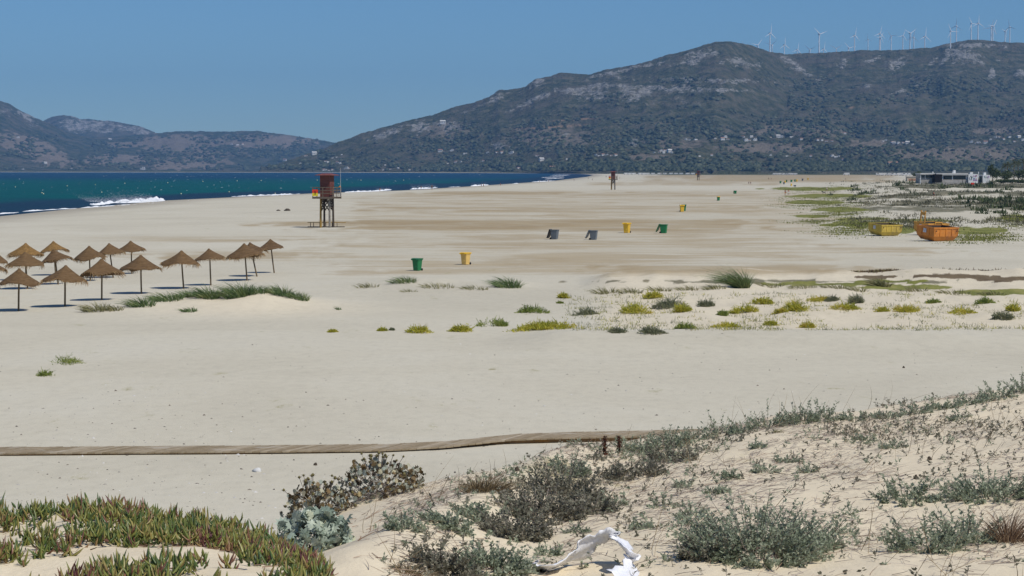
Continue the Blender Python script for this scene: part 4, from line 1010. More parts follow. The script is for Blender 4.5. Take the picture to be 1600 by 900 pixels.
# ---- succulent clumps of the plant field
def clump_mesh(name, wid, dep, hgt, n, leafw, spread=.55):
    cb = RNG.normal(0, .45, (6, 2)); q = cb[RNG.integers(0, 6, n * 3)] + RNG.normal(0, .27, (n * 3, 2)); rr = np.sqrt((q ** 2).sum(1))
    an = np.arctan2(q[:, 1], q[:, 0]); edge = 1 + .35 * fbm(np.cos(an) * 2 + wid * 7, np.sin(an) * 2, 9, 2)
    q = q[rr < edge][:n]; rr = np.sqrt((q ** 2).sum(1)); n = len(q)
    dome = np.clip(1 - rr ** 2, 0.05, 1) * (0.65 + .5 * RNG.uniform(0, 1, n))
    P = np.stack([q[:, 0] * wid / 2, q[:, 1] * dep / 2, dome * hgt * .45 * RNG.uniform(0, 1, n)], -1)
    D = np.stack([q[:, 0] * spread + RNG.normal(0, .6, n), q[:, 1] * spread + RNG.normal(0, .6, n), np.full(n, .6)], -1)
    L = hgt * .6 * dome * RNG.uniform(.6, 1.2, n) + hgt * .12
    return P, D, L
def place_clump(px, py, wpx, hpx, mat, label, n=320, group='low leafy clumps in the plant field', lw=.035, name='leafy_clump'):
    p = hit(px, py); s = ppm(p); wid = wpx / s; hgt = hpx / s * 1.05; wid *= 1.25; n = int(n * .95)
    P, D, L = clump_mesh(name, wid, max(wid * .8, .6), hgt, n, lw)
    P[:, 2] += gzv(P[:, 0] + p.x, P[:, 1] + p.y) - p.z - .02
    v = Veg()
    k = len(P)
    v.add(strips(P, D, L, np.full(k, lw) * RNG.uniform(.6, 1.4, k), RNG.normal(0, .25, (k, 3)), 2, .3))
    # side leaves on the stems
    f = RNG.uniform(.3, .9, (k, 2)); Dn = unit(D)
    for j in range(2):
        Q = P + Dn * (L * f[:, j])[:, None]
        v.add(leaves(Q, Dn + RNG.normal(0, .8, (k, 3)), np.clip(L * .35, .03, .14), np.full(k, lw * 1.1)))
    o = link_mesh(name, v.mesh(name), M[mat], None, p)
    return tag(o, label, 'plant', group)
Yl, Ol, Gl = 'yellow_leaf', 'olive_leaf', 'grey_leaf_far'
CL = [(656, 520, 42, 13, Yl, 'yellow green clump farthest left of the larger clumps in front of the mound'), (722, 518, 34, 14, Yl, 'olive yellow clump second of the row in front of the mound'), (768, 509, 44, 16, Ol, 'bright green clump set back between the yellow ones, left of the broad yellow mat'),
      (833, 489, 46, 14, Ol, 'flat bright green clump behind the broad yellow mat'), (855, 515, 100, 16, Yl, 'broad yellow green mat, the widest clump at the near edge of the plant field', 900), (880, 466, 16, 10, Yl, 'small yellow green clump alone on the sand behind the flat green clump'),
      (875, 474, 9, 5, Ol, 'tiny green sprig below the small lone yellow clump'), (914, 492, 34, 12, Gl, 'grey green clump behind the right end of the broad yellow mat'), (1021, 466, 30, 13, Yl, 'yellow green clump just below the rim, above the large round yellow clump'),
      (992, 490, 48, 20, Yl, 'large round bright yellow clump in the middle of the plant field'), (1046, 481, 46, 20, Gl, 'dark grey green rounded clump right of the large yellow one'), (1066, 488, 24, 15, Yl, 'orange tinged clump leaning against the dark grey green one'),
      (1101, 480, 26, 14, Gl, 'sparse grey green upright clump right of the orange tinged one'), (1162, 489, 42, 15, Yl, 'round bright yellow clump below the tall wind-bent grass'), (1190, 475, 38, 13, Yl, 'yellow green clump behind and right of the round bright yellow one'),
      (1247, 486, 48, 19, Yl, 'golden brown tinged clump, tall one in the centre right of the field'), (1219, 489, 22, 10, Yl, 'small ochre clump left of the golden brown clump'), (1336, 474, 22, 17, Gl, 'dark green upright clump near the rim on the right'),
      (1320, 483, 46, 12, Yl, 'long flat yellow clump below the dark upright clump'), (1300, 470, 24, 9, Gl, 'small grey clump left of the dark upright clump'), (1415, 487, 46, 13, Yl, 'pale yellow loose clump in the right part of the field'),
      (1377, 487, 24, 10, Yl, 'small bright yellow clump left of the pale yellow loose one'), (1458, 474, 22, 9, Ol, 'small light green clump near the rim far right'), (1500, 490, 40, 13, Yl, 'pale straw yellow clump right of the loose yellow one'),
      (1538, 474, 30, 11, Ol, 'light green spreading clump below the far right rim'), (1567, 499, 28, 16, Gl, 'dark grey clump before a yellow one at the right edge of the field'), (1583, 486, 20, 14, Yl, 'bright yellow clump at the right edge of the field'),
      (1015, 521, 42, 14, Gl, 'brownish clump on the near edge, right of the broad yellow mat'), (965, 519, 30, 9, Gl, 'faint brownish clump on the near edge, left of another brownish one'), (1071, 514, 30, 12, Ol, 'olive clump near the front edge, right of the brownish clumps'),
      (1135, 511, 46, 10, Yl, 'thin ochre clump on the front edge below the round yellow one'), (1262, 512, 26, 11, Yl, 'yellow sprig clump low on the front edge, below the golden brown clump'), (1205, 508, 26, 9, Yl, 'ochre sprig clump on the front edge, left of the yellow sprig'),
      (1130, 493, 16, 10, Ol, 'small green clump left of the round bright yellow one'), (1280, 470, 40, 9, Yl, 'low yellow strip of leaves just under the rim'), (520, 519, 16, 6, Yl, 'tiny yellow tuft alone far left of the row'), (597, 517, 14, 7, Yl, 'small ochre tuft alone, left of the row of larger clumps'),
      (612, 516, 8, 5, Gl, 'tiny grey tuft beside the small ochre tuft')]
for a in CL: place_clump(*a)
place_clump(100, 568, 48, 16, Ol, 'loose yellow green plant on open sand, the upper of two at the left', n=200, group='plants on the open sand at the left', lw=.02)
place_clump(73, 587, 28, 13, Ol, 'smaller compact yellow green plant on open sand, the lower of two at the left', n=160, group='plants on the open sand at the left', lw=.02)
# small dark sprigs and seedlings strewn over the plant field (nobody could count them)
v = Veg(); n = 1500
px = RNG.uniform(880, 1640, n); rw = RNG.uniform(452, 520, n)
pts_ = []
for a, r_ in zip(px, rw):
    q = at(a, r_, .35); pts_.append(q)
P = np.array(pts_); P[:, 2] = gz(P[:, 0], P[:, 1]) - .02
keepm = fbm(P[:, 0] / 2, P[:, 1] / 4, 88, 3) > -.12; P = P[keepm]
P = np.repeat(P, 8, 0) + RNG.normal(0, 1, (len(P) * 8, 3)) * [.16, .16, 0]
k = len(P)
v.add(strips(P, rdir(k, .5, 1.4), RNG.uniform(.04, .22, k), np.full(k, .022), RNG.normal(0, .3, (k, 3)), 2, .2))
v.M[-1] = np.where(np.resize(np.repeat(RNG.uniform(0, 1, len(v.M[-1]) // 32 + 1), 32), len(v.M[-1])) < .35, 1, 0)
tag(link_mesh('field_sprigs', v.mesh('field_sprigs'), [M['grey_leaf_far'], M['yellow_leaf']]), kind='stuff')

# ---- ground cover and scrub of the back dunes
def scatter_scrub(name, mat, n, sel, hgt, blades, lw, spread, seed):
    rng = np.random.default_rng(seed); got = []
    cnt = 0
    while cnt < n:
        a = rng.uniform(1180, 1700, 6000); r_ = rng.uniform(280, 372, 6000)
        Yq = (CAMH - .8) * F / (r_ - 264); Xq = (a - 800) / F * Yq
        k_ = sel(a, r_, Xq, Yq, rng); got.append(np.stack([Xq[k_], Yq[k_]], -1)); cnt += int(k_.sum())
    P = np.concatenate(got)[:n]
    sz = rng.uniform(.5, 1.3, len(P)) * (1 + P[:, 1] / 900)
    P3 = np.concatenate([P, gz(P[:, 0], P[:, 1])[:, None]], 1)
    Q = np.repeat(P3, blades, 0); s_ = np.repeat(sz, blades); k = len(Q)
    off = rng.normal(0, 1, (k, 3)) * [spread, spread, 0] * s_[:, None]; Q = Q + off; Q[:, 2] = gz(Q[:, 0], Q[:, 1]) - .05
    h = hgt * s_ * np.exp(-(off[:, 0] ** 2 + off[:, 1] ** 2) / (2 * (spread * s_) ** 2)) * rng.uniform(.5, 1.2, k) + .06
    vv = Veg(); vv.add(strips(Q, rdir(k, .7, 1.5), h, np.full(k, lw) * s_, np.zeros((k, 3)), 2, .35))
    return tag(link_mesh(name, vv.mesh(name), M[mat]), kind='stuff')
M['scrub_mix'] = leafy('dune_scrub', [(0, (0.05, 0.055, 0.03)), (0.4, (0.11, 0.11, 0.06)), (0.75, (0.19, 0.165, 0.095)), (1, (0.27, 0.22, 0.14))], patch=.12)
M['scrub_green'] = leafy('green_cover', [(0, (0.085, 0.105, 0.018)), (0.5, (0.165, 0.18, 0.03)), (1, (0.27, 0.25, 0.06))], patch=.12)
def sel_scrub(a, r_, x, y, rng):
    nz = fbm(x / 26, y / 60, 67, 4) + .15
    d = sst(1290, 1430, a) * sst(284, 289, r_) * (1 - sst(336, 352, r_)) * sst(-.25, .2, nz)
    pl = np.exp(-((a - 1530) / 90) ** 2 - ((r_ - 309) / 6) ** 2)
    return rng.uniform(0, 1, len(a)) < d * (1 - .85 * pl)
scatter_scrub('dune_scrub', 'scrub_mix', 1900, sel_scrub, .42, 20, .07, .55, 5)
def sel_bush(a, r_, x, y, rng):
    d = np.exp(-((r_ - 315) / 4) ** 2) * sst(1480, 1540, a) + .6 * np.exp(-((r_ - 330) / 3) ** 2) * sst(1490, 1560, a) + .5 * np.exp(-((r_ - 291) / 2.2) ** 2) * sst(1400, 1440, a) + .25 * np.exp(-((r_ - 300) / 5) ** 2) * sst(1290, 1310, a)
    return rng.uniform(0, 1, len(a)) < d * .5
scatter_scrub('dark_dune_scrub', 'tree_leaf', 230, sel_bush, .9, 45, .11, .6, 6)
def sel_green(a, r_, x, y, rng):
    d = np.zeros_like(a)
    for cu, cr, su, sr in [(1295, 306, 60, 3.2), (1280, 316, 50, 3.2), (1310, 328, 40, 3.8), (1268, 337.5, 32, 2.4), (1349, 342, 44, 3), (1340, 350, 52, 5), (1530, 360, 46, 6), (1585, 341, 26, 6), (1275, 295, 60, 3)]:
        d = np.maximum(d, np.exp(-((a - cu) / su) ** 2 - ((r_ - cr) / sr) ** 2))
    return rng.uniform(0, 1, len(a)) < d * .35
scatter_scrub('green_ground_cover', 'scrub_green', 1400, sel_green, .12, 26, .07, .9, 8)
# reddish cover at the right behind the field rim
v = Veg(); n = 420
a = np.concatenate([RNG.normal(1380, 26, 120), RNG.normal(1470, 50, 160), RNG.normal(1580, 40, 140)]); r_ = 432 + RNG.normal(0, 2.2, n)
Yq = CAMH * F / (r_ - 264); Xq = (a - 800) / F * Yq
Q = np.repeat(np.stack([Xq, Yq, Yq * 0], -1), 14, 0); Q = Q + RNG.normal(0, .35, Q.shape) * [1, 1.5, 0]; Q[:, 2] = gz(Q[:, 0], Q[:, 1]) - .03; k = len(Q)
v.add(strips(Q, rdir(k, .5, 1.5), RNG.uniform(.08, .28, k), np.full(k, .05), np.zeros((k, 3)), 2, .3))
M['red_cover'] = leafy('reddish_cover', [(0, (0.07, 0.045, 0.025)), (0.6, (0.15, 0.095, 0.05)), (0.85, (0.13, 0.13, 0.04)), (1, (0.22, 0.17, 0.07))])
tag(link_mesh('reddish_ground_cover', v.mesh('reddish_ground_cover'), M['red_cover']), kind='stuff')

# ================================================================== FOREGROUND PLANTS
# ---- fleshy mat on the left mound
rng = np.random.default_rng(21)
SX, SY = [], []
n0 = 9000
xx = rng.uniform(-5.2, -.55, n0); yy = rng.uniform(7.2, 11.6, n0)
zz = gz(xx, yy); uu = 800 + F * xx / yy; rr = 264 + (CAMH - zz) / yy * F
# keep the ground seen on and just behind the mound's crest; open sand patches in the lower left
top = lerp(uu, [-200, 0, 160, 300, 400, 470, 540], [815, 818, 803, 818, 846, 878, 915])
dens = np.where(rr < top + 26, 1.0, 0.0)
nz = fbm(xx / .55, yy / .8, 91, 3)
low = sst(.02, .22, nz + .16 + .10 * sst(100, 380, uu) + .2 * sst(300, 420, uu))
dens = np.maximum(dens, low * np.where(rr < 960, 1, 0))
for cu, cr, su, sr in [(48, 838, 74, 17), (60, 884, 40, 8), (145, 868, 44, 11), (30, 866, 26, 9), (300, 868, 40, 8), (240, 893, 60, 6), (420, 896, 60, 6), (345, 850, 18, 6), (90, 818, 20, 6)]:
    dens = dens * (1 - np.exp(-(((uu - cu) / su) ** 2 + ((rr - cr) / sr) ** 2) ** 1.5))
dens *= np.where(uu > 505, 0, 1) * np.where(yy > 11.3, .4, 1)
kp = rng.uniform(0, 1, n0) < dens * .8
P = np.stack([xx, yy, zz], -1)[kp]; kk = len(P)
m_ = 6
Q = np.repeat(P, m_, 0); k = len(Q)
hh = np.repeat(rng.uniform(0, .06, kk), m_)
Q = Q + rng.normal(0, .012, (k, 3)); Q[:, 2] += hh - .015
D = rdir(k, .1, 1.3)
v = Veg(); v.add(fingers(Q, D, rng.uniform(.028, .066, k), rng.uniform(.011, .018, k), np.stack([rng.normal(0, .2, k), rng.normal(0, .2, k), np.full(k, .6)], -1) - D * .25, 3))
# dead leaves and runners caught under the mat
m2_ = 2200; ii = RNG.integers(0, kk, m2_); Q2 = P[ii] + RNG.normal(0, .05, (m2_, 3)) * [1, 1, 0]; Q2[:, 2] = gz(Q2[:, 0], Q2[:, 1]) + .006
v.add(strips(Q2, rdir(m2_, -.05, .35), RNG.uniform(.03, .12, m2_), np.full(m2_, .008), RNG.normal(0, .3, (m2_, 3)) * [1, 1, .2], 3, .3), 1)
o = link_mesh('fleshy_ground_cover', v.mesh('fleshy_ground_cover', True), [M['ice_leaf'], M['twig_red']]); tag(o, kind='stuff')

# ---- sea holly
def lobed(P, D, L, W, S, lob=7):
    n = len(P); D = unit(D); T = np.cross(D, S)
    a = np.linspace(-math.pi * .86, math.pi * .86, lob * 2 + 1)
    r = np.where(np.arange(lob * 2 + 1) % 2 == 1, 1.0, .62) * .5
    cx = .5 + np.cos(a) * r; cy = np.sin(a) * r * 1.15; cz = np.where(np.arange(lob * 2 + 1) % 2 == 1, .10, -.08) + .25 * np.abs(cy)
    ring = P[:, None] + D[:, None] * (L[:, None] * cx)[..., None] + S[:, None] * (W[:, None] * cy)[..., None] + T[:, None] * (L[:, None] * cz)[..., None]
    base = P[:, None]; mid = (P + D * (L * .5)[:, None])[:, None]
    V = np.concatenate([base, mid, ring], 1); m2 = V.shape[1]
    f = []
    for i in range(lob * 2): f.append((1, 2 + i, 3 + i))
    f += [(0, 2, 1), (0, 1, m2 - 1)]
    Fq = (np.arange(n) * m2)[:, None, None] + np.array(f)[None]
    return V.reshape(-1, 3), Fq.reshape(-1, 3)
def holly(cx, cy, wpx, hpx, n, lsz, mat, heads, label, name='sea_holly', dep=.8):
    p = hit(cx, cy); s = ppm(p); w_ = wpx / s; h_ = hpx / s
    root = empty(name, p, 0, label, 'sea holly', 'sea holly bushes on the dune')
    a = RNG.uniform(0, 2 * math.pi, n); e = np.arcsin(RNG.uniform(-.05, 1, n)); rad = RNG.uniform(.55, 1.0, n) ** .5
    lump = 1 + .18 * fbm(np.cos(a) * 2 + cx, np.sin(a) * 2 + e * 2, 3, 2)
    N_ = np.stack([np.cos(a) * np.cos(e), np.sin(a) * np.cos(e), np.sin(e)], -1)
    P = N_ * (rad * lump)[:, None] * [w_ / 2, w_ / 2 * dep, h_]
    P[:, 2] += np.clip(gz(P[:, 0] + p.x, P[:, 1] + p.y) - p.z, -.5, .3) * (1 - np.clip(P[:, 2] / h_, 0, 1))
    D = unit(N_ * .5 + rdir(n, .0, 1.2) * .8)
    S = unit(np.cross(D, N_ + RNG.normal(0, .45, (n, 3))))
    v = Veg(); L = lsz * RNG.uniform(.55, 1.25, n)
    v.add(lobed(P - D * (L * .4)[:, None], D, L, L * RNG.uniform(.7, 1.0, n), S))
    link_mesh('foliage', v.mesh('foliage'), M[mat], root)
    # stems
    q = n // 5; B_ = np.stack([RNG.uniform(-.25, .25, q) * w_, RNG.uniform(-.2, .2, q) * w_, np.full(q, -.02)], -1)
    st = Veg(); st.add(strips(B_, P[:q] - B_, np.linalg.norm(P[:q] - B_, axis=1), np.full(q, .007), np.zeros((q, 3)), 2, .6))
    link_mesh('stem', st.mesh('stem'), M['twig'], root)
    if heads:
        for i in range(heads):
            hm = MB(); sp = Veg()
            aa = random.uniform(0, 2 * math.pi); ee = random.uniform(.25, 1.45); rr_ = random.uniform(.98, 1.22)
            c = Vector((math.cos(aa) * math.cos(ee) * w_ / 2 * rr_, math.sin(aa) * math.cos(ee) * w_ / 2 * dep * rr_, math.sin(ee) * h_ * rr_))
            r_ = random.uniform(.013, .021); low = c * .62; d_ = c - low
            hm.lathe([(.001, -r_), (r_ * .75, -r_ * .6), (r_, 0), (r_ * .8, r_ * .7), (.001, r_ * 1.25)], 7, 0, tuple(c))
            for q_ in range(8):
                t_ = q_ * .785 + random.random(); o_ = Vector((math.cos(t_), math.sin(t_), random.uniform(-.1, .6))); s_ = Vector((-math.sin(t_), math.cos(t_), 0))
                b0 = c - Vector((0, 0, r_ * .5)); hm.add([b0, b0 + o_ * r_ * 1.3 - s_ * r_ * .4, b0 + o_ * r_ * 2.6, b0 + o_ * r_ * 1.3 + s_ * r_ * .4], [(0, 1, 2, 3)], 1)
            hm.tube([low, c], [.004, .003], 4, 1)
            hm.build('seed_head', [M['holly_head'], M['twig']], root)
    return root
random.seed(4)
holly(489, 862, 132, 66, 330, .115, 'holly_leaf', 0, 'rounded blue green sea holly with broad lobed leaves, in front of the drying one')
holly(492, 812, 118, 62, 420, .070, 'holly_dry', 26, 'drying sea holly with olive seed heads, lower left one behind the blue green bush')
holly(590, 776, 150, 60, 640, .066, 'holly_dry', 34, 'large drying sea holly full of olive seed heads, upper right one before the boardwalk')

# ---- grey-leaved dune shrubs
def shrub(px, py, wpx, hpx, nst, mat, label, name='dune_shrub', lsz=.022, lean=(.0, .0), nl=26, group='grey leaved shrubs on the foreground dune', flat=.6, twig='twig', cat='shrub'):
    p = hit(px, py); s = ppm(p); w_ = wpx / s; h_ = hpx / s
    root = empty(name, p, 0, label, cat, group)
    a = RNG.uniform(0, 2 * math.pi, nst); R_ = np.sqrt(RNG.uniform(0, 1, nst))
    B_ = np.stack([np.cos(a) * R_ * w_ * .32, np.sin(a) * R_ * w_ * .32, np.zeros(nst)], -1)
    B_[:, 2] = gz(B_[:, 0] + p.x, B_[:, 1] + p.y) - p.z - .02
    out = np.stack([np.cos(a), np.sin(a), np.zeros(nst)], -1)
    elev = np.clip((1.25 - R_ * 1.0) + RNG.normal(0, .25, nst), .12, 1.45)
    D = out * np.cos(elev)[:, None] + np.stack([np.zeros(nst) + lean[0], np.zeros(nst) + lean[1], np.sin(elev)], -1)
    D = unit(D)
    L = (h_ * np.sin(elev) + w_ * .25 * np.cos(elev)) * RNG.uniform(.6, 1.2, nst) * (1.12 - .62 * R_ ** 2)
    bend = out * RNG.uniform(.0, .3, nst)[:, None] + np.stack([np.zeros(nst), np.zeros(nst), RNG.uniform(-.25, .25, nst)], -1)
    st = Veg(); st.add(strips(B_, D, L, np.full(nst, .006 + .004 * h_), bend, 4, .4))
    t = RNG.uniform(.25, 1.0, (nst, nl))
    C = B_[:, None] + D[:, None] * (L[:, None] * t)[..., None] + bend[:, None] * (L[:, None] * t ** 2)[..., None]
    C = C.reshape(-1, 3); k = len(C)
    LD = np.repeat(D, nl, 0) * .6 + RNG.normal(0, .7, (k, 3))
    lf = Veg(); lf.add(leaves(C, LD, RNG.uniform(.7, 1.4, k) * lsz * 1.5, RNG.uniform(.7, 1.3, k) * lsz * .75))
    link_mesh('foliage', lf.mesh('foliage'), M[mat], root)
    link_mesh('stem', st.mesh('stem'), M[twig], root)
    return root
SG, SD = 'sage_leaf', 'sage_dark'
for a in [(1180, 868, 240, 66, 340, SG, 'largest grey green shrub on the dune, a dense dome right of the white tape', 30), (1105, 872, 90, 36, 90, SD, 'dull lower shrub spilling left from the largest dome', 22), (1255, 858, 110, 62, 130, SG, 'looser grey green shrub on the right flank of the largest dome', 24),
          (1417, 783, 100, 36, 60, SG, 'grey green shrub with long outer stems, left of the wide one on the right dune', 30), (1548, 778, 160, 30, 150, SG, 'wide low grey green shrub at the right edge of the dune', 26), (1450, 858, 130, 50, 80, SG, 'open sprawling shrub with curved leafy stems low on the right dune', 30),
          (1510, 846, 90, 70, 60, SG, 'open shrub of upright leafy stems beside the brown twigs at right', 30), (880, 776, 130, 46, 170, SD, 'dark dense dry shrub on the ridge left of the two rusty dock stalks', 30), (845, 808, 140, 40, 200, SD, 'dark shrub midway down the ridge, left of the open sand strip', 28), (800, 838, 130, 36, 170, SD, 'dark shrub lower on the ridge above the bottom edge shrubs', 26),
          (925, 800, 90, 30, 100, SD, 'low yellowish grey shrub just above the white tape', 24), (770, 892, 130, 32, 160, SG, 'grey green shrub at the bottom edge, left of the white tape', 28), (690, 893, 110, 38, 120, SD, 'brown grey shrub at the bottom edge, among long dry strands', 24), (700, 822, 80, 26, 80, SG, 'small grey green shrub on the crest of the ridge, right of the sea holly', 26),
          (736, 806, 60, 22, 60, SG, 'small grey green shrub just up the ridge crest from a similar one', 24), (632, 826, 60, 24, 50, SG, 'sparse shrub with brown runners in the sandy hollow beside the sea holly', 22), (990, 745, 110, 22, 120, SD, 'low dry greyish shrub on the slope below the rusty dock stalks', 22), (1050, 722, 90, 22, 100, SD, 'low dry brown grey shrub right of the dock stalks on the slope', 22),
          (1000, 708, 60, 20, 60, SG, 'grey green shrub at the end of the boardwalk beside the dock stalks', 24), (1047, 698, 70, 26, 80, SG, 'grey green shrub on the crest hiding the boardwalk end', 24), (890, 738, 60, 22, 60, SG, 'grey green sprig shrub on the crest, left of the dock stalks', 24)]:
    shrub(*a[:7], nl=a[7])
for a in [(1085, 688, 60, 24, 60), (1128, 680, 60, 24, 70), (1160, 676, 46, 32, 60), (1200, 668, 70, 24, 90), (1250, 660, 70, 34, 120), (1285, 658, 56, 26, 90), (1335, 656, 50, 18, 60), (1385, 652, 46, 20, 50), (1430, 646, 50, 15, 60), (1475, 638, 60, 18, 70), (1520, 630, 50, 20, 60), (1560, 622, 50, 22, 80), (1598, 614, 40, 20, 60)]:
    shrub(a[0], a[1], a[2], a[3] * RNG.uniform(.55, 1.5), int(a[4] * .6), SG, 'low grey green shrub in the row fringing the dune crest', nl=24, group='shrubs fringing the dune crest')
for a in [(1195, 738, 44, 16), (1262, 738, 36, 14), (1142, 748, 34, 14), (1040, 792, 50, 20), (1085, 806, 60, 26), (1000, 826, 44, 18), (960, 790, 44, 20), (1185, 700, 30, 12), (1345, 690, 60, 12), (1395, 700, 50, 12), (1228, 722, 50, 10), (1120, 770, 40, 14), (858, 868, 40, 20), (900, 832, 34, 18), (1500, 655, 34, 16), (1068, 760, 30, 12)]:
    shrub(*a, 30, SG, 'small grey green sprig growing from bare sand on the dune slope', name='dune_sprig', nl=18, lsz=.02, group='small sprigs on the dune slope', cat='plant')
# low undergrowth that runs in a slanting band up the dune (nobody could count it)
def undergrowth(name, mat, n, sel, seed, nl=9, hh=.09, lsz=.024):
    rg = np.random.default_rng(seed); x = rg.uniform(-3.5, 9.5, n * 6); y = rg.uniform(12.6, 28.5, n * 6); z = gz(x, y)
    u_ = 800 + F * x / y; r_ = 264 + (CAMH - z) / y * F
    k_ = rg.uniform(0, 1, n * 6) < sel(u_, r_, x, y); P = np.stack([x, y, z], -1)[k_][:n]; m__ = len(P)
    D = rdir(m__, .1, 1.3); L = rg.uniform(.4, 1.3, m__) * hh
    v = Veg(); v.add(strips(P - [0, 0, .01], D, L, np.full(m__, .005), rg.normal(0, .2, (m__, 3)), 2, .5), 1)
    C = (P[:, None] + D[:, None] * (L[:, None] * rg.uniform(.2, 1, (m__, nl)))[..., None]).reshape(-1, 3); k = len(C)
    v.add(leaves(C, np.repeat(D, nl, 0) * .5 + rg.normal(0, .7, (k, 3)), rg.uniform(.7, 1.5, k) * lsz * 1.4, rg.uniform(.6, 1.3, k) * lsz * .75), 0)
    tag(link_mesh(name, v.mesh(name), [M[mat], M['twig']]), kind='stuff')
_band = [(560, 905), (640, 868), (720, 832), (800, 795), (880, 752), (960, 722), (1060, 703), (1180, 690), (1320, 668)]
def band(u_, r_, w_): return np.exp(-((r_ - lerp(u_, [b[0] for b in _band], [b[1] for b in _band])) / w_) ** 2) * sst(560, 640, u_) * (1 - .65 * sst(1040, 1150, u_))
undergrowth('dune_undergrowth', 'sage_dark', 5200, lambda u_, r_, x, y: (band(u_, r_, 30) * .9 + .22 * band(u_, r_ - 45, 45)) * sst(-.25, .3, fbm(x / .7, y / 1.3, 401, 3)) + .03 * sst(600, 640, u_), 41, 8, .10)
undergrowth('grey_undergrowth', 'sage_leaf', 3600, lambda u_, r_, x, y: (band(u_, r_, 50) * .5 + .6 * np.exp(-((r_ - 850) / 40) ** 2) * sst(980, 1040, u_) * (1 - sst(1300, 1400, u_)) + .35 * np.exp(-((r_ - 780) / 22) ** 2) * sst(1350, 1420, u_) + .3 * np.exp(-((r_ - 880) / 25) ** 2) * sst(600, 660, u_)) * sst(-.1, .35, fbm(x / .5, y / .9, 402, 3)), 42, 10, .09)
# dry grass tussock, twigs, dock stalks
def tussock(px, py, wpx, hpx, n, mat, label, lean=(.1, 0), bw=.006, name='dry_grass_tussock', g=None):
    p = hit(px, py); s = ppm(p)
    P, D, L, bend = marram_mesh(name, wpx / s * .6, wpx / s * .5, hpx / s * 1.2, n, lean)
    P[:, 2] += gz(P[:, 0] + p.x, P[:, 1] + p.y) - p.z
    v = Veg(); v.add(strips(P, D, L, np.full(len(P), bw), bend, 4, .2))
    return tag(link_mesh(name, v.mesh(name), M[mat], None, p), label, 'dry grass', g)
tussock(757, 768, 96, 46, 520, 'dry_grass', 'brown dry grass tussock on the crest between the sea holly and the dark shrubs')
tussock(1578, 846, 70, 84, 260, 'twig_red', 'tangle of reddish brown twigs at the right edge of the foreground dune', name='twig_tangle')
tussock(640, 897, 90, 34, 260, 'dry_grass', 'tawny dry grass at the bottom edge left of the brown grey shrub')
tussock(1212, 676, 30, 14, 140, 'marram_dry', 'small yellow brown grass tuft just behind the crest shrubs')
tussock(935, 842, 60, 20, 120, 'dry_grass', 'wispy straw tuft on the sand under the white tape')
def dock(px, py, hpx, label):
    p = hit(px, py); h_ = hpx / ppm(p)
    root = empty('dock_stalk', p, 0, label, 'dock stalk', 'dried dock stalks on the ridge')
    t = MB(); t.tube([(0, 0, -.03), (.004, 0, h_ * .5), (-.004, 0, h_)], [.006, .005, .003], 6); t.build('stem', M['dock'], root)
    n = 420; z = RNG.uniform(.18, 1.0, n); P = np.stack([RNG.normal(0, .012, n), RNG.normal(0, .012, n), z * h_], -1)
    v = Veg(); v.add(leaves(P, rdir(n, -.2, 1.0), RNG.uniform(.012, .03, n) * (1.2 - z * .6), RNG.uniform(.008, .02, n)))
    link_mesh('seed_spike', v.mesh('seed_spike'), M['dock'], root)
dock(945, 717, 36, 'rusty brown dried dock stalk, left and taller of two before the boardwalk end')
dock(967, 713, 32, 'rusty brown dried dock stalk, right and shorter of two before the boardwalk end')

# ---- litter of runners, straws and twigs over the dune (nobody could count it)
def litter(name, mat, n, sel, l0, l1, wid, seed, up=(.0, .25)):
    rng = np.random.default_rng(seed)
    x = rng.uniform(-4.5, 9.5, n); y = rng.uniform(12, 29, n); z = gz(x, y)
    u_ = 800 + F * x / y; r_ = 264 + (CAMH - z) / y * F
    k_ = rng.uniform(0, 1, n) < sel(u_, r_, x, y); x, y, z = x[k_], y[k_], z[k_]; n = len(x)
    a = rng.normal(.45, 1.3, n); e = rng.uniform(up[0], up[1], n)
    D = np.stack([np.cos(a) * np.cos(e), np.sin(a) * np.cos(e), np.sin(e)], -1)
    # runners follow the slope
    L = rng.uniform(l0, l1, n); D[:, 2] += (gz(x + D[:, 0] * L, y + D[:, 1] * L) - z) / L
    P = np.stack([x, y, z + .004], -1)
    S = unit(np.cross(D, np.tile([0.15, -.75, .65], (n, 1))))
    v = Veg(); v.add(strips(P, D, L, rng.uniform(.6, 1.4, n) * wid, rng.normal(0, .28, (n, 3)) * [1, 1, .12], 4, .4, S))
    return tag(link_mesh(name, v.mesh(name), M[mat]), kind='stuff')
def dsel(u_, r_, x, y):
    nz = fbm(x / 1.1, y / 2.2, 191, 4)
    d = sst(560, 640, u_) * sst(-.1, .3, nz + .22 * np.exp(-((r_ - 740) / 60) ** 2) + .3 * np.exp(-((x - .4 - (y - 18) * .22) / .8) ** 2)) * (r_ > 600)
    return d * .9 + .08 * sst(560, 640, u_)
litter('dune_twigs', 'twig', 26000, dsel, .04, .22, .0042, 31)
litter('dry_straws', 'twig_red', 11000, dsel, .04, .24, .0036, 32, (.0, .4))
litter('dry_stalks', 'dry_grass', 2600, lambda u_, r_, x, y: sst(.0, .3, fbm(x / 1.6, y / 2.5, 193, 3)) * sst(540, 600, u_), .12, .5, .004, 33, (.4, 1.3))
litter('hollow_runners', 'twig_red', 5200, lambda u_, r_, x, y: sst(530, 560, u_) * (1 - sst(760, 820, u_)) * sst(740, 770, r_) * sst(-.05, .3, fbm(x / .5, y / .9, 194, 3)), .05, .3, .006, 34)
# ================================================================== STONES, FOAM, FAR THINGS
rng = np.random.default_rng(55)
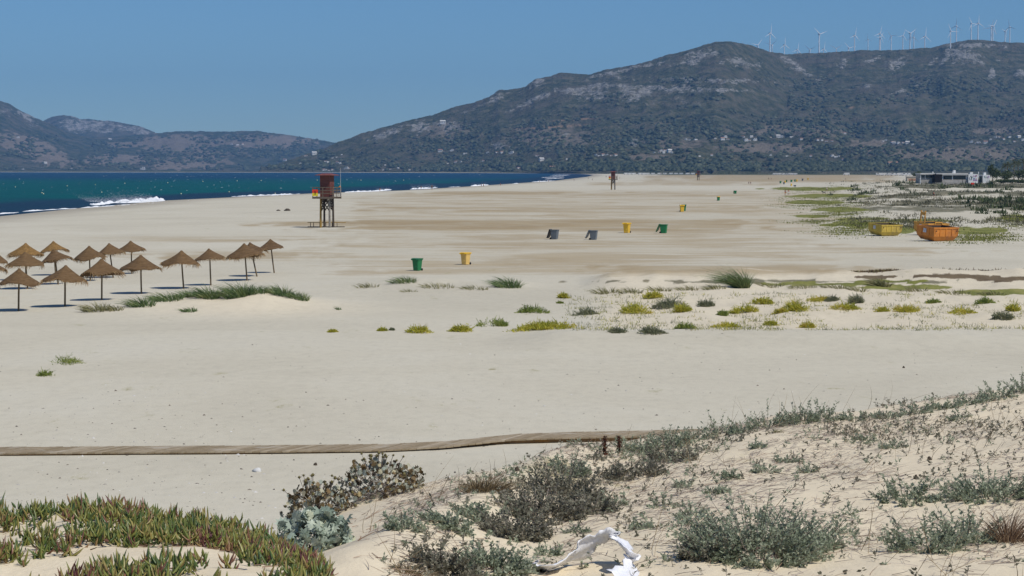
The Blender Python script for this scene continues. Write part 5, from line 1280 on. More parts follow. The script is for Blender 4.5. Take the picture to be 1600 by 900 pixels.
# pebbles and shell bits on the near beach
n = 9500
r_ = 520 + (900 - 520) * rng.uniform(0, 1, n) ** .62; a = rng.uniform(-260, 1800, n)
Yq = CAMH * F / (r_ - 264); Xq = (a - 800) / F * Yq; Zq = gz(Xq, Yq)
k_ = (Zq < .7); Xq, Yq, Zq = Xq[k_], Yq[k_], Zq[k_]; n = len(Xq)
sz = .008 + .035 * rng.uniform(0, 1, n) ** 5
base = np.array([(1, 0, 0), (0.3, .9, 0), (-.8, .6, 0), (-.8, -.6, 0), (.3, -.9, 0), (0.05, 0, .6)])
f = np.array([(0, 1, 5), (1, 2, 5), (2, 3, 5), (3, 4, 5), (4, 0, 5)])
an = rng.uniform(0, 6.28, n); c, s = np.cos(an), np.sin(an)
jit = 1 + .35 * rng.normal(size=(n, 6, 3))
B_ = base[None] * jit; V = np.stack([B_[..., 0] * c[:, None] - B_[..., 1] * s[:, None], B_[..., 0] * s[:, None] + B_[..., 1] * c[:, None], B_[..., 2]], -1) * sz[:, None, None] * rng.uniform(.7, 1.5, (n, 1, 1))
V = V + np.stack([Xq, Yq, Zq - .002], -1)[:, None]
Fq = (np.arange(n) * 6)[:, None, None] + f[None]
tag(link_mesh('shells_and_pebbles', np_mesh('shells_and_pebbles', V.reshape(-1, 3), Fq.reshape(-1, 3)), M['stone']), kind='stuff')
# a few dark lumps one can point at
def lump(px, py, wpx, hpx, mat, label, name, cat_, seed=1):
    p = hit(px, py); s = ppm(p); t = MB(); w_, h_ = wpx / s, hpx / s
    rg = random.Random(seed); V = []; n_ = 12
    prof = [(1.0, -.1), (1.05, .25), (.8, .65), (.45, .95), (.01, 1.0)]
    for r__, z in prof:
        for k in range(n_):
            tt = 2 * math.pi * k / n_; q = 1 + rg.uniform(-.22, .22)
            V.append((math.cos(tt) * r__ * w_ / 2 * q, math.sin(tt) * r__ * w_ / 2 * q * .7, z * h_ * (1 + rg.uniform(-.15, .15))))
    Fs = [(i * n_ + k, i * n_ + (k + 1) % n_, (i + 1) * n_ + (k + 1) % n_, (i + 1) * n_ + k) for i in range(len(prof) - 1) for k in range(n_)]
    t.add(V, Fs, 0, True); o = t.build(name, M[mat], None, p); return tag(o, label, cat_)
lump(449, 329.5, 9, 3.5, 'seaweed', 'larger heap of dark dry seaweed on pale sand left of the near lifeguard tower', 'seaweed_heap', 'seaweed', 3)
lump(435, 329.5, 6, 2, 'seaweed', 'smaller heap of dark dry seaweed on pale sand, beside the larger heap', 'seaweed_heap', 'seaweed', 4)
lump(808, 736, 9, 6, 'seaweed', 'brown stone lump lying on the sand behind the dry grass tussock', 'stone', 'stone', 5)
lump(1412, 575, 4, 3, 'seaweed', 'single dark stone on the empty sand at the right', 'stone', 'stone', 6)
lump(493, 727, 6, 4, 'seaweed', 'dark stone on the sand just below the boardwalk', 'stone', 'stone', 7)
lump(402, 737, 14, 6, 'wall_white', 'pale shell lying on the sand between the boardwalk and the fleshy plants', 'shell', 'shell', 8)
lump(1431, 748, 7, 6, 'seaweed', 'dark brown clod on the dune sand above the open shrubs at right', 'clod', 'clod', 9)
lump(1452, 719, 7, 6, 'seaweed', 'dark brown clod on the dune sand, upper one at the right', 'clod', 'clod', 10)

# ---- surf
foam = Veg()
def foam_ridge(P, hgt, wid, seed, z0=SEA_Z):
    """lumpy ridge of foam along a polyline of (px,row)"""
    W = [at(a_, b_, z0) for a_, b_ in P]
    W = np.array(W); t_ = np.linspace(0, len(W) - 1, max(30, int(len(W) * 22)))
    C = np.stack([np.interp(t_, np.arange(len(W)), W[:, i]) for i in range(3)], -1)
    d = unit(np.gradient(C, axis=0)); nrm = np.stack([-d[:, 1], d[:, 0], 0 * d[:, 0]], -1)
    ln = np.concatenate([[0], np.cumsum(np.linalg.norm(np.diff(C, axis=0), axis=1))])
    e = np.minimum(1, np.minimum(t_, t_[-1] - t_) * 2.2 / max(1, 1)) ** .6
    nz = fbm(ln / 2.5, ln * 0 + seed, seed, 4)
    h = hgt * .55 * e * np.clip(.65 + 1.1 * nz, .05, 2); w_ = wid * e * np.clip(.8 + .9 * fbm(ln / 4, ln * 0, seed + 3, 3), .1, 2)
    rows = []
    for s_, z in [(-1, -.08), (-.7, .45), (-.2, .95), (.25, 1.0), (.7, .5), (1, -.08)]:
        j = 1 + .25 * fbm(ln / .8, ln * 0 + s_ * 5, seed + 7, 2)
        rows.append(C + nrm * (w_ * s_)[:, None] + np.stack([0 * h, 0 * h, h * z * j + (z < 0) * .0], -1))
    V = np.stack(rows, 1); nr, nc = V.shape[:2]; foam.add((V.reshape(-1, 3), q2t(grid_faces(nr, nc))))
def spray(px0, px1, row, hpx, n, drift, seed, dens_tip=.0):
    rg = np.random.default_rng(seed)
    t_ = rg.uniform(0, 1, n); q = at((px0 + px1) / 2, row, SEA_Z); s = F / q[1]
    A_ = at(px0, row, SEA_Z); B__ = at(px1, row, SEA_Z)
    P = A_[None] * (1 - t_)[:, None] + B__[None] * t_[:, None]
    h = rg.exponential(.30, n) * hpx / s
    P = P + np.stack([h * drift + rg.normal(0, .25, n), rg.normal(0, 1.2, n), h + .15], -1)
    L_ = rg.uniform(.02, .075, n)
    foam.add(leaves(P, rdir(n, -1, 1.2), L_, L_ * .8))
foam_ridge([(140, 319.5), (150, 320.5), (160, 319), (175, 317), (190, 317.2), (215, 316.5), (240, 315), (258, 312.5)], .85, 1.1, 1)
foam_ridge([(180, 316), (200, 315.5), (230, 314.2), (256, 311)], 1.25, 1.0, 2)
spray(140, 256, 316.5, 10, 15000, -2.2, 3)
spray(185, 250, 315, 9, 9000, -1.2, 31)
for i, (P, h, w_) in enumerate([([(35, 330.5), (60, 329), (90, 327), (120, 325.5)], .28, .8), ([(125, 325), (160, 323), (205, 320.5), (250, 317.5)], .32, .9), ([(270, 315.5), (310, 313), (360, 310), (420, 306.5), (478, 303.6)], .30, 1.1),
                                ([(-40, 337), (0, 334), (30, 331.5)], .25, .8), ([(360, 307.5), (420, 305), (470, 303)], .5, .8), ([(535, 301.5), (560, 300.2), (590, 298.6), (612, 296.5)], .75, 1.2), ([(540, 300), (575, 298.4)], .5, 1.0),
                                ([(640, 296), (660, 295), (684, 293.3)], .9, 1.4), ([(735, 291), (752, 290), (764, 289.2)], .9, 1.4), ([(800, 287.5), (812, 286.8)], .7, 1.2), ([(830, 284.5), (850, 283.5), (868, 282.4)], .6, 1.6), ([(850, 280), (870, 278.8), (884, 278)], .5, 2), ([(845, 277.6), (865, 276.8), (882, 276)], .45, 2),
                                ([(858, 275), (875, 274.4), (890, 273.8)], .4, 2), ([(700, 292.6), (720, 291.6)], .3, 1), ([(862, 272.6), (880, 272.4), (893, 272.2)], .3, 2)]):
    foam_ridge(P, h, w_, 40 + i)
spray(645, 684, 294.3, 6.5, 5000, -1.0, 5); spray(738, 764, 290, 4, 2200, -.8, 6); spray(590, 612, 297, 3, 1500, -1.2, 7)
# white horses farther out
n = 300; rg = np.random.default_rng(8); rr = 266.5 + rg.uniform(0, 1, n) ** 1.3 * 40; aa = rg.uniform(-300, 860, n)
Yq = (CAMH - SEA_Z) * F / (rr - 264); Xq = (aa - 800) / F * Yq; k_ = (Xq < shore_x(Yq) - 60)
P = np.stack([Xq, Yq, 0 * Xq + SEA_Z - .05], -1)[k_]; n = len(P)
lw_ = rg.uniform(.3, 1.3, n) * (.5 + P[:, 1] / 2500)
V = np.stack([P + np.stack([-lw_ / 2, 0 * lw_, 0 * lw_], -1), P + np.stack([0 * lw_, -.3 + 0 * lw_, .05 + 0 * lw_], -1), P + np.stack([lw_ / 2, 0 * lw_, 0 * lw_], -1), P + np.stack([0 * lw_, .2 + 0 * lw_, rg.uniform(.08, .22, n) * (.6 + P[:, 1] / 3000)], -1)], 1).reshape(-1, 3)
b_ = np.arange(n)[:, None] * 4; foam.add((V, np.concatenate([b_ + [0, 1, 3], b_ + [1, 2, 3]], 1).reshape(-1, 3)))
tag(link_mesh('sea_foam', foam.mesh('sea_foam'), M['foam']), kind='stuff')

# ---- buoys
t = MB(); t.lathe([(.001, -.3), (.24, -.2), (.31, 0), (.24, .2), (.10, .30), (.07, .42), (.001, .44)], 12); BU = t.mesh('buoy')
for px, py in [(24, 291.6), (65.6, 301), (68, 302.5), (105, 290), (149, 288), (159, 300), (176, 303), (195, 286), (244.5, 301), (262, 285), (283, 302.5), (317, 283), (358, 299.5), (370.5, 282), (408, 281.5), (430, 302), (495.6, 281), (564, 281), (630.6, 281)]:
    q = at(px, py + 1, SEA_Z); o = link_mesh('buoy', BU, M['buoy'], None, (q[0], q[1], SEA_Z + .12)); k = .62 * max(1, q[1] / 800); o.scale = (k, k, k)
    line = 'in the nearer line' if py > 295 else 'in the farther line'
    tag(o, 'small pale yellow buoy floating ' + line + ' of buoys on the sea', 'buoy', 'buoys ' + line)

# ---- people
def person_meshes(pose):
    J = {'pel': (0, 0, .94), 'wst': (0, 0, 1.10), 'chs': (0, 0, 1.33), 'nck': (0, 0, 1.50), 'hd0': (0, -.01, 1.58), 'hd1': (0, -.02, 1.74)}
    if pose == 0:
        J.update(hl=(.09, 0, .90), kl=(.10, -.16, .52), al=(.10, -.08, .09), tl=(.10, -.24, .04), hr=(-.09, 0, .90), kr=(-.10, .05, .50), ar=(-.10, .26, .13), tr=(-.10, .14, .03),
                 sl=(.19, 0, 1.42), el=(.25, .12, 1.16), wl=(.25, .02, .93), fl=(.25, -.03, .84), sr=(-.19, 0, 1.42), er=(-.25, -.08, 1.15), wr=(-.25, -.22, .95), fr=(-.25, -.27, .88))
    else:
        J.update(hl=(.09, 0, .90), kl=(.11, -.02, .50), al=(.12, .02, .08), tl=(.13, -.14, .03), hr=(-.09, 0, .90), kr=(-.11, -.02, .50), ar=(-.12, .02, .08), tr=(-.14, -.14, .03),
                 sl=(.19, 0, 1.42), el=(.26, .04, 1.15), wl=(.25, -.06, .92), fl=(.24, -.09, .83), sr=(-.19, 0, 1.42), er=(-.26, .04, 1.15), wr=(-.25, -.06, .92), fr=(-.24, -.09, .83))
    rad = dict(pel=.145, wst=.125, chs=.155, nck=.055, hd0=.085, hd1=.08, hl=.095, kl=.06, al=.04, tl=.035, hr=.095, kr=.06, ar=.04, tr=.035, sl=.06, el=.042, wl=.03, fl=.03, sr=.06, er=.042, wr=.03, fr=.03)
    E = [('pel', 'wst'), ('wst', 'chs'), ('chs', 'nck'), ('nck', 'hd0'), ('hd0', 'hd1'), ('pel', 'hl'), ('hl', 'kl'), ('kl', 'al'), ('al', 'tl'), ('pel', 'hr'), ('hr', 'kr'), ('kr', 'ar'), ('ar', 'tr'),
         ('chs', 'sl'), ('sl', 'el'), ('el', 'wl'), ('wl', 'fl'), ('chs', 'sr'), ('sr', 'er'), ('er', 'wr'), ('wr', 'fr')]
    def grow(name, edges, k, root_, over={}):
        keys = []
        for e in edges:
            for j in e:
                if j not in keys: keys.append(j)
        P_ = dict(J); P_.update(over)
        me = bpy.data.meshes.new(name); me.from_pydata([P_[j] for j in keys], [(keys.index(a_), keys.index(b_)) for a_, b_ in edges], [])
        o = bpy.data.objects.new(name, me); COL.objects.link(o)
        o.modifiers.new('skin', 'SKIN'); s_ = o.modifiers.new('sub', 'SUBSURF'); s_.levels = 1; s_.render_levels = 1
        for i, j in enumerate(keys):
            sv = me.skin_vertices[0].data[i]; r__ = rad[j] * k; sv.radius = (r__, r__); sv.use_root = (j == root_)
        dg = bpy.context.evaluated_depsgraph_get(); dg.update()
        m2 = bpy.data.meshes.new_from_object(o.evaluated_get(dg)); m2.name = name
        bpy.data.objects.remove(o); m2.materials.clear()
        for p_ in m2.polygons: p_.use_smooth = True
        return m2
    up = lambda a_, b_, f_: tuple(J[a_][i] * (1 - f_) + J[b_][i] * f_ for i in range(3))
    body = grow('body', E, 1.0, 'pel')
    shirt = grow('shirt', [('pel', 'wst'), ('wst', 'chs'), ('chs', 'sl'), ('sl', 'el'), ('chs', 'sr'), ('sr', 'er')], 1.13, 'wst', {'pel': (0, 0, .98), 'el': up('sl', 'el', .7), 'er': up('sr', 'er', .7)})
    shorts = grow('shorts', [('pel', 'hl'), ('hl', 'kl'), ('pel', 'hr'), ('hr', 'kr')], 1.16, 'pel', {'kl': up('hl', 'kl', .75), 'kr': up('hr', 'kr', .75)})
    h = MB(); h.lathe([(.10, -.02), (.105, .05), (.085, .12), (.04, .155), (.001, .16)], 12, 0, (0, 0.0, 1.67)); hair = h.mesh('hair')
    return body, shirt, shorts, hair
PM = [person_meshes(0), person_meshes(1)]
CM = {k: plain('cloth_' + k, c_, .85, .1, 6, .1) for k, c_ in dict(white=(.7, .7, .68), black=(.02, .02, .022), grey=(.25, .27, .30), red=(.42, .04, .035), blue=(.06, .10, .25), tan=(.35, .26, .18), orange=(.55, .20, .05), dark=(.05, .05, .06)).items()}
HAIR = plain('dark_hair', (.03, .02, .014), .7, .2, 20)
def person(px, py, hpx, pose, shirt, shorts, rz, label, group=None):
    p = hit(px, py); b_, s_, t_, h_ = PM[pose]
    root = empty('person', p, R(rz), label, 'person', group); k = min(max(hpx / ppm(p) / 1.77, .75), 1.35); root.scale = (k, k, k)
    bo = link_mesh('body', b_, M['skin'], root)
    for nm, me, mt in (('shirt', s_, shirt), ('shorts', t_, shorts), ('hair', h_, None)):
        if nm == 'shirt' and shirt is None: continue
        o = link_mesh(nm, me, CM['white'], root); setm(o, CM[mt] if mt else HAIR)
    return root
person(1227, 305.5, 9.8, 0, 'grey', 'orange', 0, 'walker in a grey shirt and orange shorts, left of the pair walking on the sand')
person(1232, 305.3, 9.8, 0, None, 'white', 0, 'bare-chested walker in white shorts, right one of the pair walking on the sand')
person(1292, 299.5, 6.6, 1, 'white', 'dark', 30, 'person in a white shirt standing at the edge of the back dunes')
person(1459, 308, 6.4, 0, 'red', 'dark', 60, 'person in a red top walking through the dune scrub before the beach bar')
person(1321, 281.5, 4, 1, 'white', 'dark', 0, 'tiny far person in white on the brown sand left of the beach bar')
person(1170, 288.2, 4.6, 1, 'black', 'black', 0, 'person in black, left one of a far pair on the brown sand')
person(1173, 288.2, 4.8, 1, 'black', 'dark', 20, 'person in black, right one of a far pair on the brown sand')
person(1201, 281, 3.6, 1, 'dark', 'dark', 0, 'tiny far person in dark clothes, left of another in pale clothes near the tree line')
person(1205, 281, 3.4, 1, 'grey', 'tan', 0, 'tiny far person in pale clothes, right of one in dark clothes near the tree line')
person(593.5, 299.5, 5.4, 1, None, 'red', 150, 'bather in red shorts at the surf just right of the near lifeguard tower')
person(675, 297, 8, 1, 'black', 'black', 160, 'surfer in black at the waterline before a spraying wave')
person(658, 295.5, 4.5, 1, 'dark', 'dark', 160, 'bather in dark clothes in the surf left of the surfer in black')
person(752, 292, 4.6, 1, None, 'dark', 170, 'bather, left one of a close pair at the waterline')
person(755.5, 292, 4.8, 1, 'orange', 'dark', 170, 'bather in an orange top, right one of a close pair at the waterline')
person(782, 290.6, 4.2, 0, 'red', 'dark', 170, 'walker in a red top alone along the waterline')
for px, py, sc_, lab in [(843, 285, 'tan', 'tiny far bather in tan by the foam lines'), (857, 284.5, 'dark', 'tiny far bather in dark clothes by the foam lines'), (897, 283, 'tan', 'tiny far walker in tan on the sand left of the middle tower'), (919, 280, 'red', 'tiny far walker in red on the sand left of the middle tower'), (925.5, 282, 'dark', 'tiny far walker in dark clothes just left of the middle tower'),
                         (947, 277.6, 'black', 'tiny far walker in black beside the top of the middle tower'), (968.5, 279.8, 'white', 'tiny far walker in white right of the middle tower'), (1032, 272.8, 'dark', 'tiny far walker in dark clothes near the tree line between the far towers')]:
    person(px, py, 3.4, 0, sc_, 'dark', RNG.uniform(-90, 90), lab)
# dog
J = [(0, 0, .42), (.22, 0, .44), (-.24, 0, .45), (-.36, 0, .58), (-.47, 0, .62), (-.58, 0, .58), (.34, 0, .50), (.46, 0, .62)]
Eg = [(0, 1), (0, 2), (2, 3), (3, 4), (4, 5), (1, 6), (6, 7)]; rd = [.10, .095, .115, .075, .075, .035, .03, .015]
for bx0, yy in ((2, .08), (2, -.08), (1, .08), (1, -.08)):
    i0 = len(J); x0_ = J[bx0][0]
    if bx0 == 2: J += [(x0_, yy, .34), (x0_ + .01, yy, .18), (x0_ - .02, yy, .02)]
    else: J += [(x0_ - .04, yy, .34), (x0_ + .09, yy, .19), (x0_ + .06, yy, .02)]
    rd += [.05, .03, .028]; Eg += [(bx0, i0), (i0, i0 + 1), (i0 + 1, i0 + 2)]
me = bpy.data.meshes.new('dog'); me.from_pydata(J, Eg, []); o = bpy.data.objects.new('dog', me); COL.objects.link(o)
o.modifiers.new('skin', 'SKIN'); o.modifiers.new('sub', 'SUBSURF')
for i, r__ in enumerate(rd): sv = me.skin_vertices[0].data[i]; sv.radius = (r__, r__); sv.use_root = (i == 0)
dg = bpy.context.evaluated_depsgraph_get(); m2 = bpy.data.meshes.new_from_object(o.evaluated_get(dg)); bpy.data.objects.remove(o); m2.materials.clear()
p = hit(1287.5, 303.2); o = link_mesh('dog', m2, CM['black'], None, p); o.scale = (1.3, 1.3, 1.3); tag(o, 'black dog standing on the green patch near the person in white', 'dog')

# ---- beach bar
p = hit(1490, 289.5); Yb = 690.0; Xb = (1490 - 800) / F * Yb; zb = CAMH - (289.2 - 264) / F * Yb
bar = empty('beach_bar', (Xb, Yb, zb), R(4), 'low white and grey flat-roofed beach bar with painted white panels behind the dunes', 'beach bar')
U_ = Yb / F / 8.0                           # metres per pixel of the 8x enlargement (x0 = 1400, y0 = 240)
X_ = lambda a_: (a_ - 720) * U_
Z_ = lambda b__: (394 - b__) * U_
def bpart(name, mat, boxes, parent=bar):
    t = MB()
    for (xa, xb, yt, yb_, d0, d1) in boxes: t.box(((X_(xa) + X_(xb)) / 2, (d0 + d1) / 2, (Z_(yt) + Z_(yb_)) / 2), (X_(xb) - X_(xa), d1 - d0, Z_(yt) - Z_(yb_)))
    return t.build(name, M[mat], parent)
bpart('terrace_wall', 'concrete', [(455, 890, 362, 420, -2.6, 0)])
bpart('wall', 'concrete', [(300, 455, 262, 400, 1.5, 7), (560, 885, 325, 361, -.5, .1), (455, 885, 262, 400, 2.2, 7)])
bpart('glass_front', 'glass', [(600, 690, 284, 320, .1, .16), (705, 865, 284, 320, .1, .16), (305, 450, 272, 300, 1.42, 1.48)])
bpart('window_post', 'white', [(565, 580, 270, 324, 0, .25), (691, 703, 270, 324, 0, .25), (866, 884, 270, 324, 0, .25), (300, 306, 262, 400, .9, 1.2), (358, 366, 262, 310, 1.2, 1.4)])
bpart('roof', 'roof_pale', [(296, 480, 244, 261, .6, 7.2), (482, 886, 247, 262, -.8, 7.2), (560, 886, 263, 272, -.7, .4)])
bpart('kiosk', 'dark', [(455, 545, 258, 361, -1.6, 1.2)])
bpart('painted_panel', 'white', [(887, 1008, 256, 368, -1.2, 4.5)]); pn = bar.children[-1]
bpart('side_block', 'white', [(1075, 1165, 266, 366, -.8, 4.5)]); sb_ = bar.children[-1]
bpart('doorway', 'glass', [(1040, 1072, 280, 358, .2, .4)])
bpart('link_wall', 'concrete', [(1009, 1074, 300, 375, 1.0, 4.4)])
for e_ in [(930, 962, 234, 255, .5, 1.5), (1100, 1130, 236, 265, .5, 1.6), (742, 768, 208, 246, 3, 4)]: bpart('water_tank', 'white', [e_])
for e_ in [(1036, 1044, 228, 300, 1.05, 1.35), (730, 738, 226, 246, 3, 3.4), (474, 484, 226, 243, 3, 3.4)]: bpart('chimney', 'white', [e_])
bpart('red_sign', 'sign_red', [(902, 944, 362, 386, -2.75, -2.62)])
rgb = {'a': (.30, .10, .35), 'b': (.08, .16, .40), 'c': (.45, .07, .16), 'd': (.10, .28, .22), 'e': (.05, .06, .10)}
for kx, c_ in rgb.items(): M['gr_' + kx] = plain('painted_letter_' + kx, c_, .7, .1, 4)
def scrawl(parent, depth, lst):
    for kx, P in lst:
        t = MB(); t.tube([(X_(a_), depth, Z_(b__)) for a_, b__ in P], .085, 5); t.build('painted_lettering', M['gr_' + kx], parent)
scrawl(pn, -1.22, [('e', [(905, 330), (900, 300), (915, 280), (925, 305), (915, 330)]), ('d', [(928, 330), (930, 282), (940, 300)]), ('a', [(948, 292), (955, 270), (962, 290), (970, 268), (976, 290)]), ('c', [(980, 292), (982, 268), (996, 278), (984, 282)]), ('b', [(950, 328), (952, 304), (962, 318), (966, 302), (970, 326)]),
                   ('c', [(976, 328), (984, 300), (992, 328)]), ('a', [(945, 338), (968, 334), (1000, 336)])])
scrawl(sb_, -.82, [('d', [(1095, 300), (1092, 282), (1108, 290), (1104, 302)]), ('e', [(1115, 304), (1124, 282), (1132, 304)]), ('a', [(1138, 300), (1142, 278), (1154, 284), (1148, 304)])])
# small things beside the bar
q = hit(1447, 289.6)
lp = empty('lamp_post', (X_(298) + Xb - 1, Yb - 4, float(gz(np.array(X_(298) + Xb - 1), np.array(Yb - 4)))), 0, 'thin white post standing left of the beach bar', 'post')
t = MB(); t.tube([(0, 0, -.1), (0, 0, 2.2)], [.09, .06], 8); t.build('post', M['white'], lp); t = MB(); t.lathe([(.05, 2.2), (.16, 2.25), (.16, 2.4), (.02, 2.45)], 8); t.build('lamp_head', M['white'], lp)
hx = Vector(((1424 - 800) / F * 800, 800, 0)); hx.z = float(gz(np.array(hx.x), np.array(hx.y)))
hut2 = empty('beach_hut', hx, 0, 'small pale hut with a reddish front left of the beach bar', 'hut')
t = MB(); t.box((0, 0, 1.1), (4.6, 3, 2.2)); t.build('wall', M['wall_cream'], hut2); t = MB(); t.box((0, 0, 2.28), (5.2, 3.6, .16)); t.build('roof', M['roof_pale'], hut2); t = MB(); t.box((0, -1.52, .9), (3.4, .05, .9)); t.build('front_panel', M['roof_tile'], hut2)

# ---- trees beside the bar
def leaf_tree(x, y, h_, w_, label, seed, n=2600, mat='tree_leaf', group='trees beside the beach bar', name='broadleaf_tree'):
    rg = np.random.default_rng(seed); z = float(gz(np.array(x), np.array(y)))
    root = empty(name, (x, y, z), 0, label, 'tree', group)
    t = MB(); t.tube([(0, 0, -.2), (.05 * h_, 0, .25 * h_), (0, .02, .6 * h_)], [.035 * h_, .026 * h_, .012 * h_], 8)
    for k in range(4):
        a_ = k * 1.6 + rg.uniform(0, 1); t.tube([(.02, 0, (.3 + .06 * k) * h_), (math.cos(a_) * w_ * .3, math.sin(a_) * w_ * .3, (.55 + .06 * k) * h_)], [.014 * h_, .005 * h_], 6)
    t.build('trunk', M['trunk'], root)
    cl = rg.normal(0, 1, (22, 3)); cl = unit(cl) * (rg.uniform(.25, 1, 22) ** .5)[:, None] * [w_ * .42, w_ * .42, h_ * .34] + [0, 0, h_ * .64]
    i_ = rg.integers(0, 22, n); P = cl[i_] + rg.normal(0, 1, (n, 3)) * [w_ * .10, w_ * .10, h_ * .065]
    v = Veg(); v.add(leaves(P, rdir(n, -1, 1.4), rg.uniform(.25, .55, n), rg.uniform(.15, .35, n)))
    link_mesh('crown', v.mesh('crown'), M[mat], root); return root
def palm(x, y, h_, label, seed):
    rg = np.random.default_rng(seed); z = float(gz(np.array(x), np.array(y)))
    root = empty('palm_tree', (x, y, z), rg.uniform(0, 6), label, 'palm tree', 'palm trees at the right edge')
    ln = rg.uniform(-.5, .5); t = MB(); t.tube([(0, 0, -.2), (ln * .3, 0, h_ * .3), (ln, 0, h_ * .78)], [.26, .19, .17], 8); t.build('trunk', M['trunk'], root)
    top = np.array([ln, 0, h_ * .78]); v = Veg(); nf = 38
    D = rdir(nf, -.5, 1.35); L = rg.uniform(.8, 1.15, nf) * h_ * .26
    tt = np.linspace(.15, 1, 16); bend = np.tile([0, 0, -.55], (nf, 1))
    v.add(strips(np.tile(top, (nf, 1)), D, L, np.full(nf, .06), bend, 5, .3))
    C = top[None, None] + unit(D)[:, None] * (L[:, None] * tt)[..., None] + bend[:, None] * (L[:, None] * tt ** 2)[..., None]
    for sg_ in (-1, 1):
        S = unit(np.cross(unit(D), np.tile([0, 0, 1.0], (nf, 1)))) * sg_
        LD = (S[:, None] + unit(D)[:, None] * .5 + np.array([0, 0, -.25])).repeat(16, 1) if False else np.repeat((S + unit(D) * .6 + [0, 0, -.3])[:, None], 16, 1)
        k = nf * 16; v.add(leaves(C.reshape(-1, 3), LD.reshape(-1, 3) + RNG.normal(0, .12, (k, 3)), np.full(k, h_ * .055) * np.tile(np.interp(tt, [.15, .5, 1], [.6, 1, .5]), nf), np.full(k, .07)))
    link_mesh('crown', v.mesh('crown'), M['palm_leaf'], root); return root
def atY(px, Y_): return (px - 800) / F * Y_
for i, (px, Y_, top, lab) in enumerate([(1573, 780, 250, 'palm tree with a ragged crown, first palm right of the dark bushy tree'), (1583, 760, 246, 'tall palm tree, second of the group at the right edge'), (1590, 800, 249, 'palm tree behind and between the two tall palms'), (1597, 770, 245, 'tall palm tree cut by the right edge, third of the group'), (1610, 790, 247, 'palm tree just outside the right edge, its fronds reaching in'), (1569, 815, 254, 'shorter palm tree at the left end of the palm group')]):
    x = atY(px, Y_); zt = CAMH + (264 - top) / F * Y_; palm(x, Y_, (zt - float(gz(np.array(x), np.array(Y_)))) * 1.05, lab, 70 + i)
for i, (px, Y_, top, wpx, lab, nm) in enumerate([(1549, 770, 259, 13, 'dark narrow bushy tree just right of the beach bar', 'broadleaf_tree'), (1556, 790, 266, 12, 'lower bushy tree between the dark narrow tree and the palms', 'broadleaf_tree'), (1571, 740, 268, 22, 'round dark shrub tree under the left palms', 'broadleaf_tree'), (1596, 740, 266, 26, 'wide dark shrub tree under the palms at the right edge', 'broadleaf_tree'),
                                                 (1432, 860, 268.5, 14, 'low dark tree left of the beach bar, behind the pale hut', 'broadleaf_tree'), (1564, 690, 281, 16, 'round green bush right of the beach bar, left one in front of the palms', 'broadleaf_bush'), (1578, 690, 282, 18, 'round green bush in front of the palms, middle one', 'broadleaf_bush'), (1594, 690, 283, 20, 'round green bush in front of the palms, right one at the edge', 'broadleaf_bush'), (1453, 700, 281, 7, 'dark bush against the left end of the beach bar wall', 'broadleaf_bush')]):
    x = atY(px, Y_); zt = CAMH + (264 - top) / F * Y_; h_ = max(zt - float(gz(np.array(x), np.array(Y_))), 1.2); leaf_tree(x, Y_, h_ * 1.05, wpx / F * Y_, lab, 90 + i, name=nm)

# ---- wind turbines
tb = MB(); tb.tube([(0, 0, -12), (0, 0, 44)], [1.75, 1.05], 12); T_TOW = tb.mesh('tower')
tb = MB(); tb.box((0, .6, 45), (2.6, 6.4, 2.6)); tb.tube([(0, -2.4, 45), (0, -3.9, 45)], [1.3, .5], 10); T_NAC = tb.mesh('nacelle')
tb = MB(); tb.add([(-.4, -.25, 0), (.4, -.25, 0), (.4, .25, 0), (-.4, .25, 0), (-.75, -.2, 4), (.9, -.2, 4), (.9, .2, 4), (-.75, .2, 4), (-.4, -.12, 14), (.5, -.12, 14), (.5, .12, 14), (-.4, .12, 14), (-.12, -.05, 23), (.2, -.05, 23), (.2, .05, 23), (-.12, .05, 23)],
                  [(3, 2, 1, 0)] + [(i * 4 + k, i * 4 + (k + 1) % 4, i * 4 + 4 + (k + 1) % 4, i * 4 + 4 + k) for i in range(3) for k in range(4)] + [(12, 13, 14, 15)]); T_BLD = tb.mesh('blade')
proto = None
ORD = ['first', 'second', 'third', 'fourth', 'fifth', 'sixth', 'seventh', 'eighth', 'ninth', 'tenth', 'eleventh', 'twelfth', 'thirteenth', 'fourteenth', 'fifteenth', 'sixteenth', 'seventeenth', 'eighteenth', 'nineteenth', 'twentieth', 'twenty-first', 'twenty-second', 'twenty-third', 'twenty-fourth', 'twenty-fifth', 'twenty-sixth', 'twenty-seventh', 'twenty-eighth']
TURB = [(1159, 77, 90, 0), (1181, 72, 82, 40), (1200.6, 53.5, 81.5, 5), (1204, 72, 84, 50), (1223, 71.5, 80, 0), (1243, 79, 86, 10), (1263, 79, 86, 70), (1277, 55, 84.5, 70), (1284, 78, 85, 8), (1304, 77.5, 84, 60), (1323, 76.5, 83, 75), (1332, 57, 83, 10), (1353, 63, 79, -5), (1371, 54, 80, 12), (1372.2, 60, 80, 30),
        (1389, 58, 76, -35), (1407, 57.5, 77, 20), (1418, 54, 81, 55), (1424, 60, 73, 12), (1441, 58.5, 71.5, 5), (1481, 50.6, 77, -28), (1490, 42.5, 65, 6), (1513, 39, 62.5, -30), (1523.5, 38, 62, 2), (1544, 45, 72.5, 20), (1546.5, 43, 70, 35), (1565.6, 51, 72.5, 48), (1573, 44, 67.5, -10)]
def hill_z(bv, x, y):
    h = bv.ray_cast(Vector((x, y, 3000)), Vector((0, 0, -1))); return h[0].z if h[0] else None
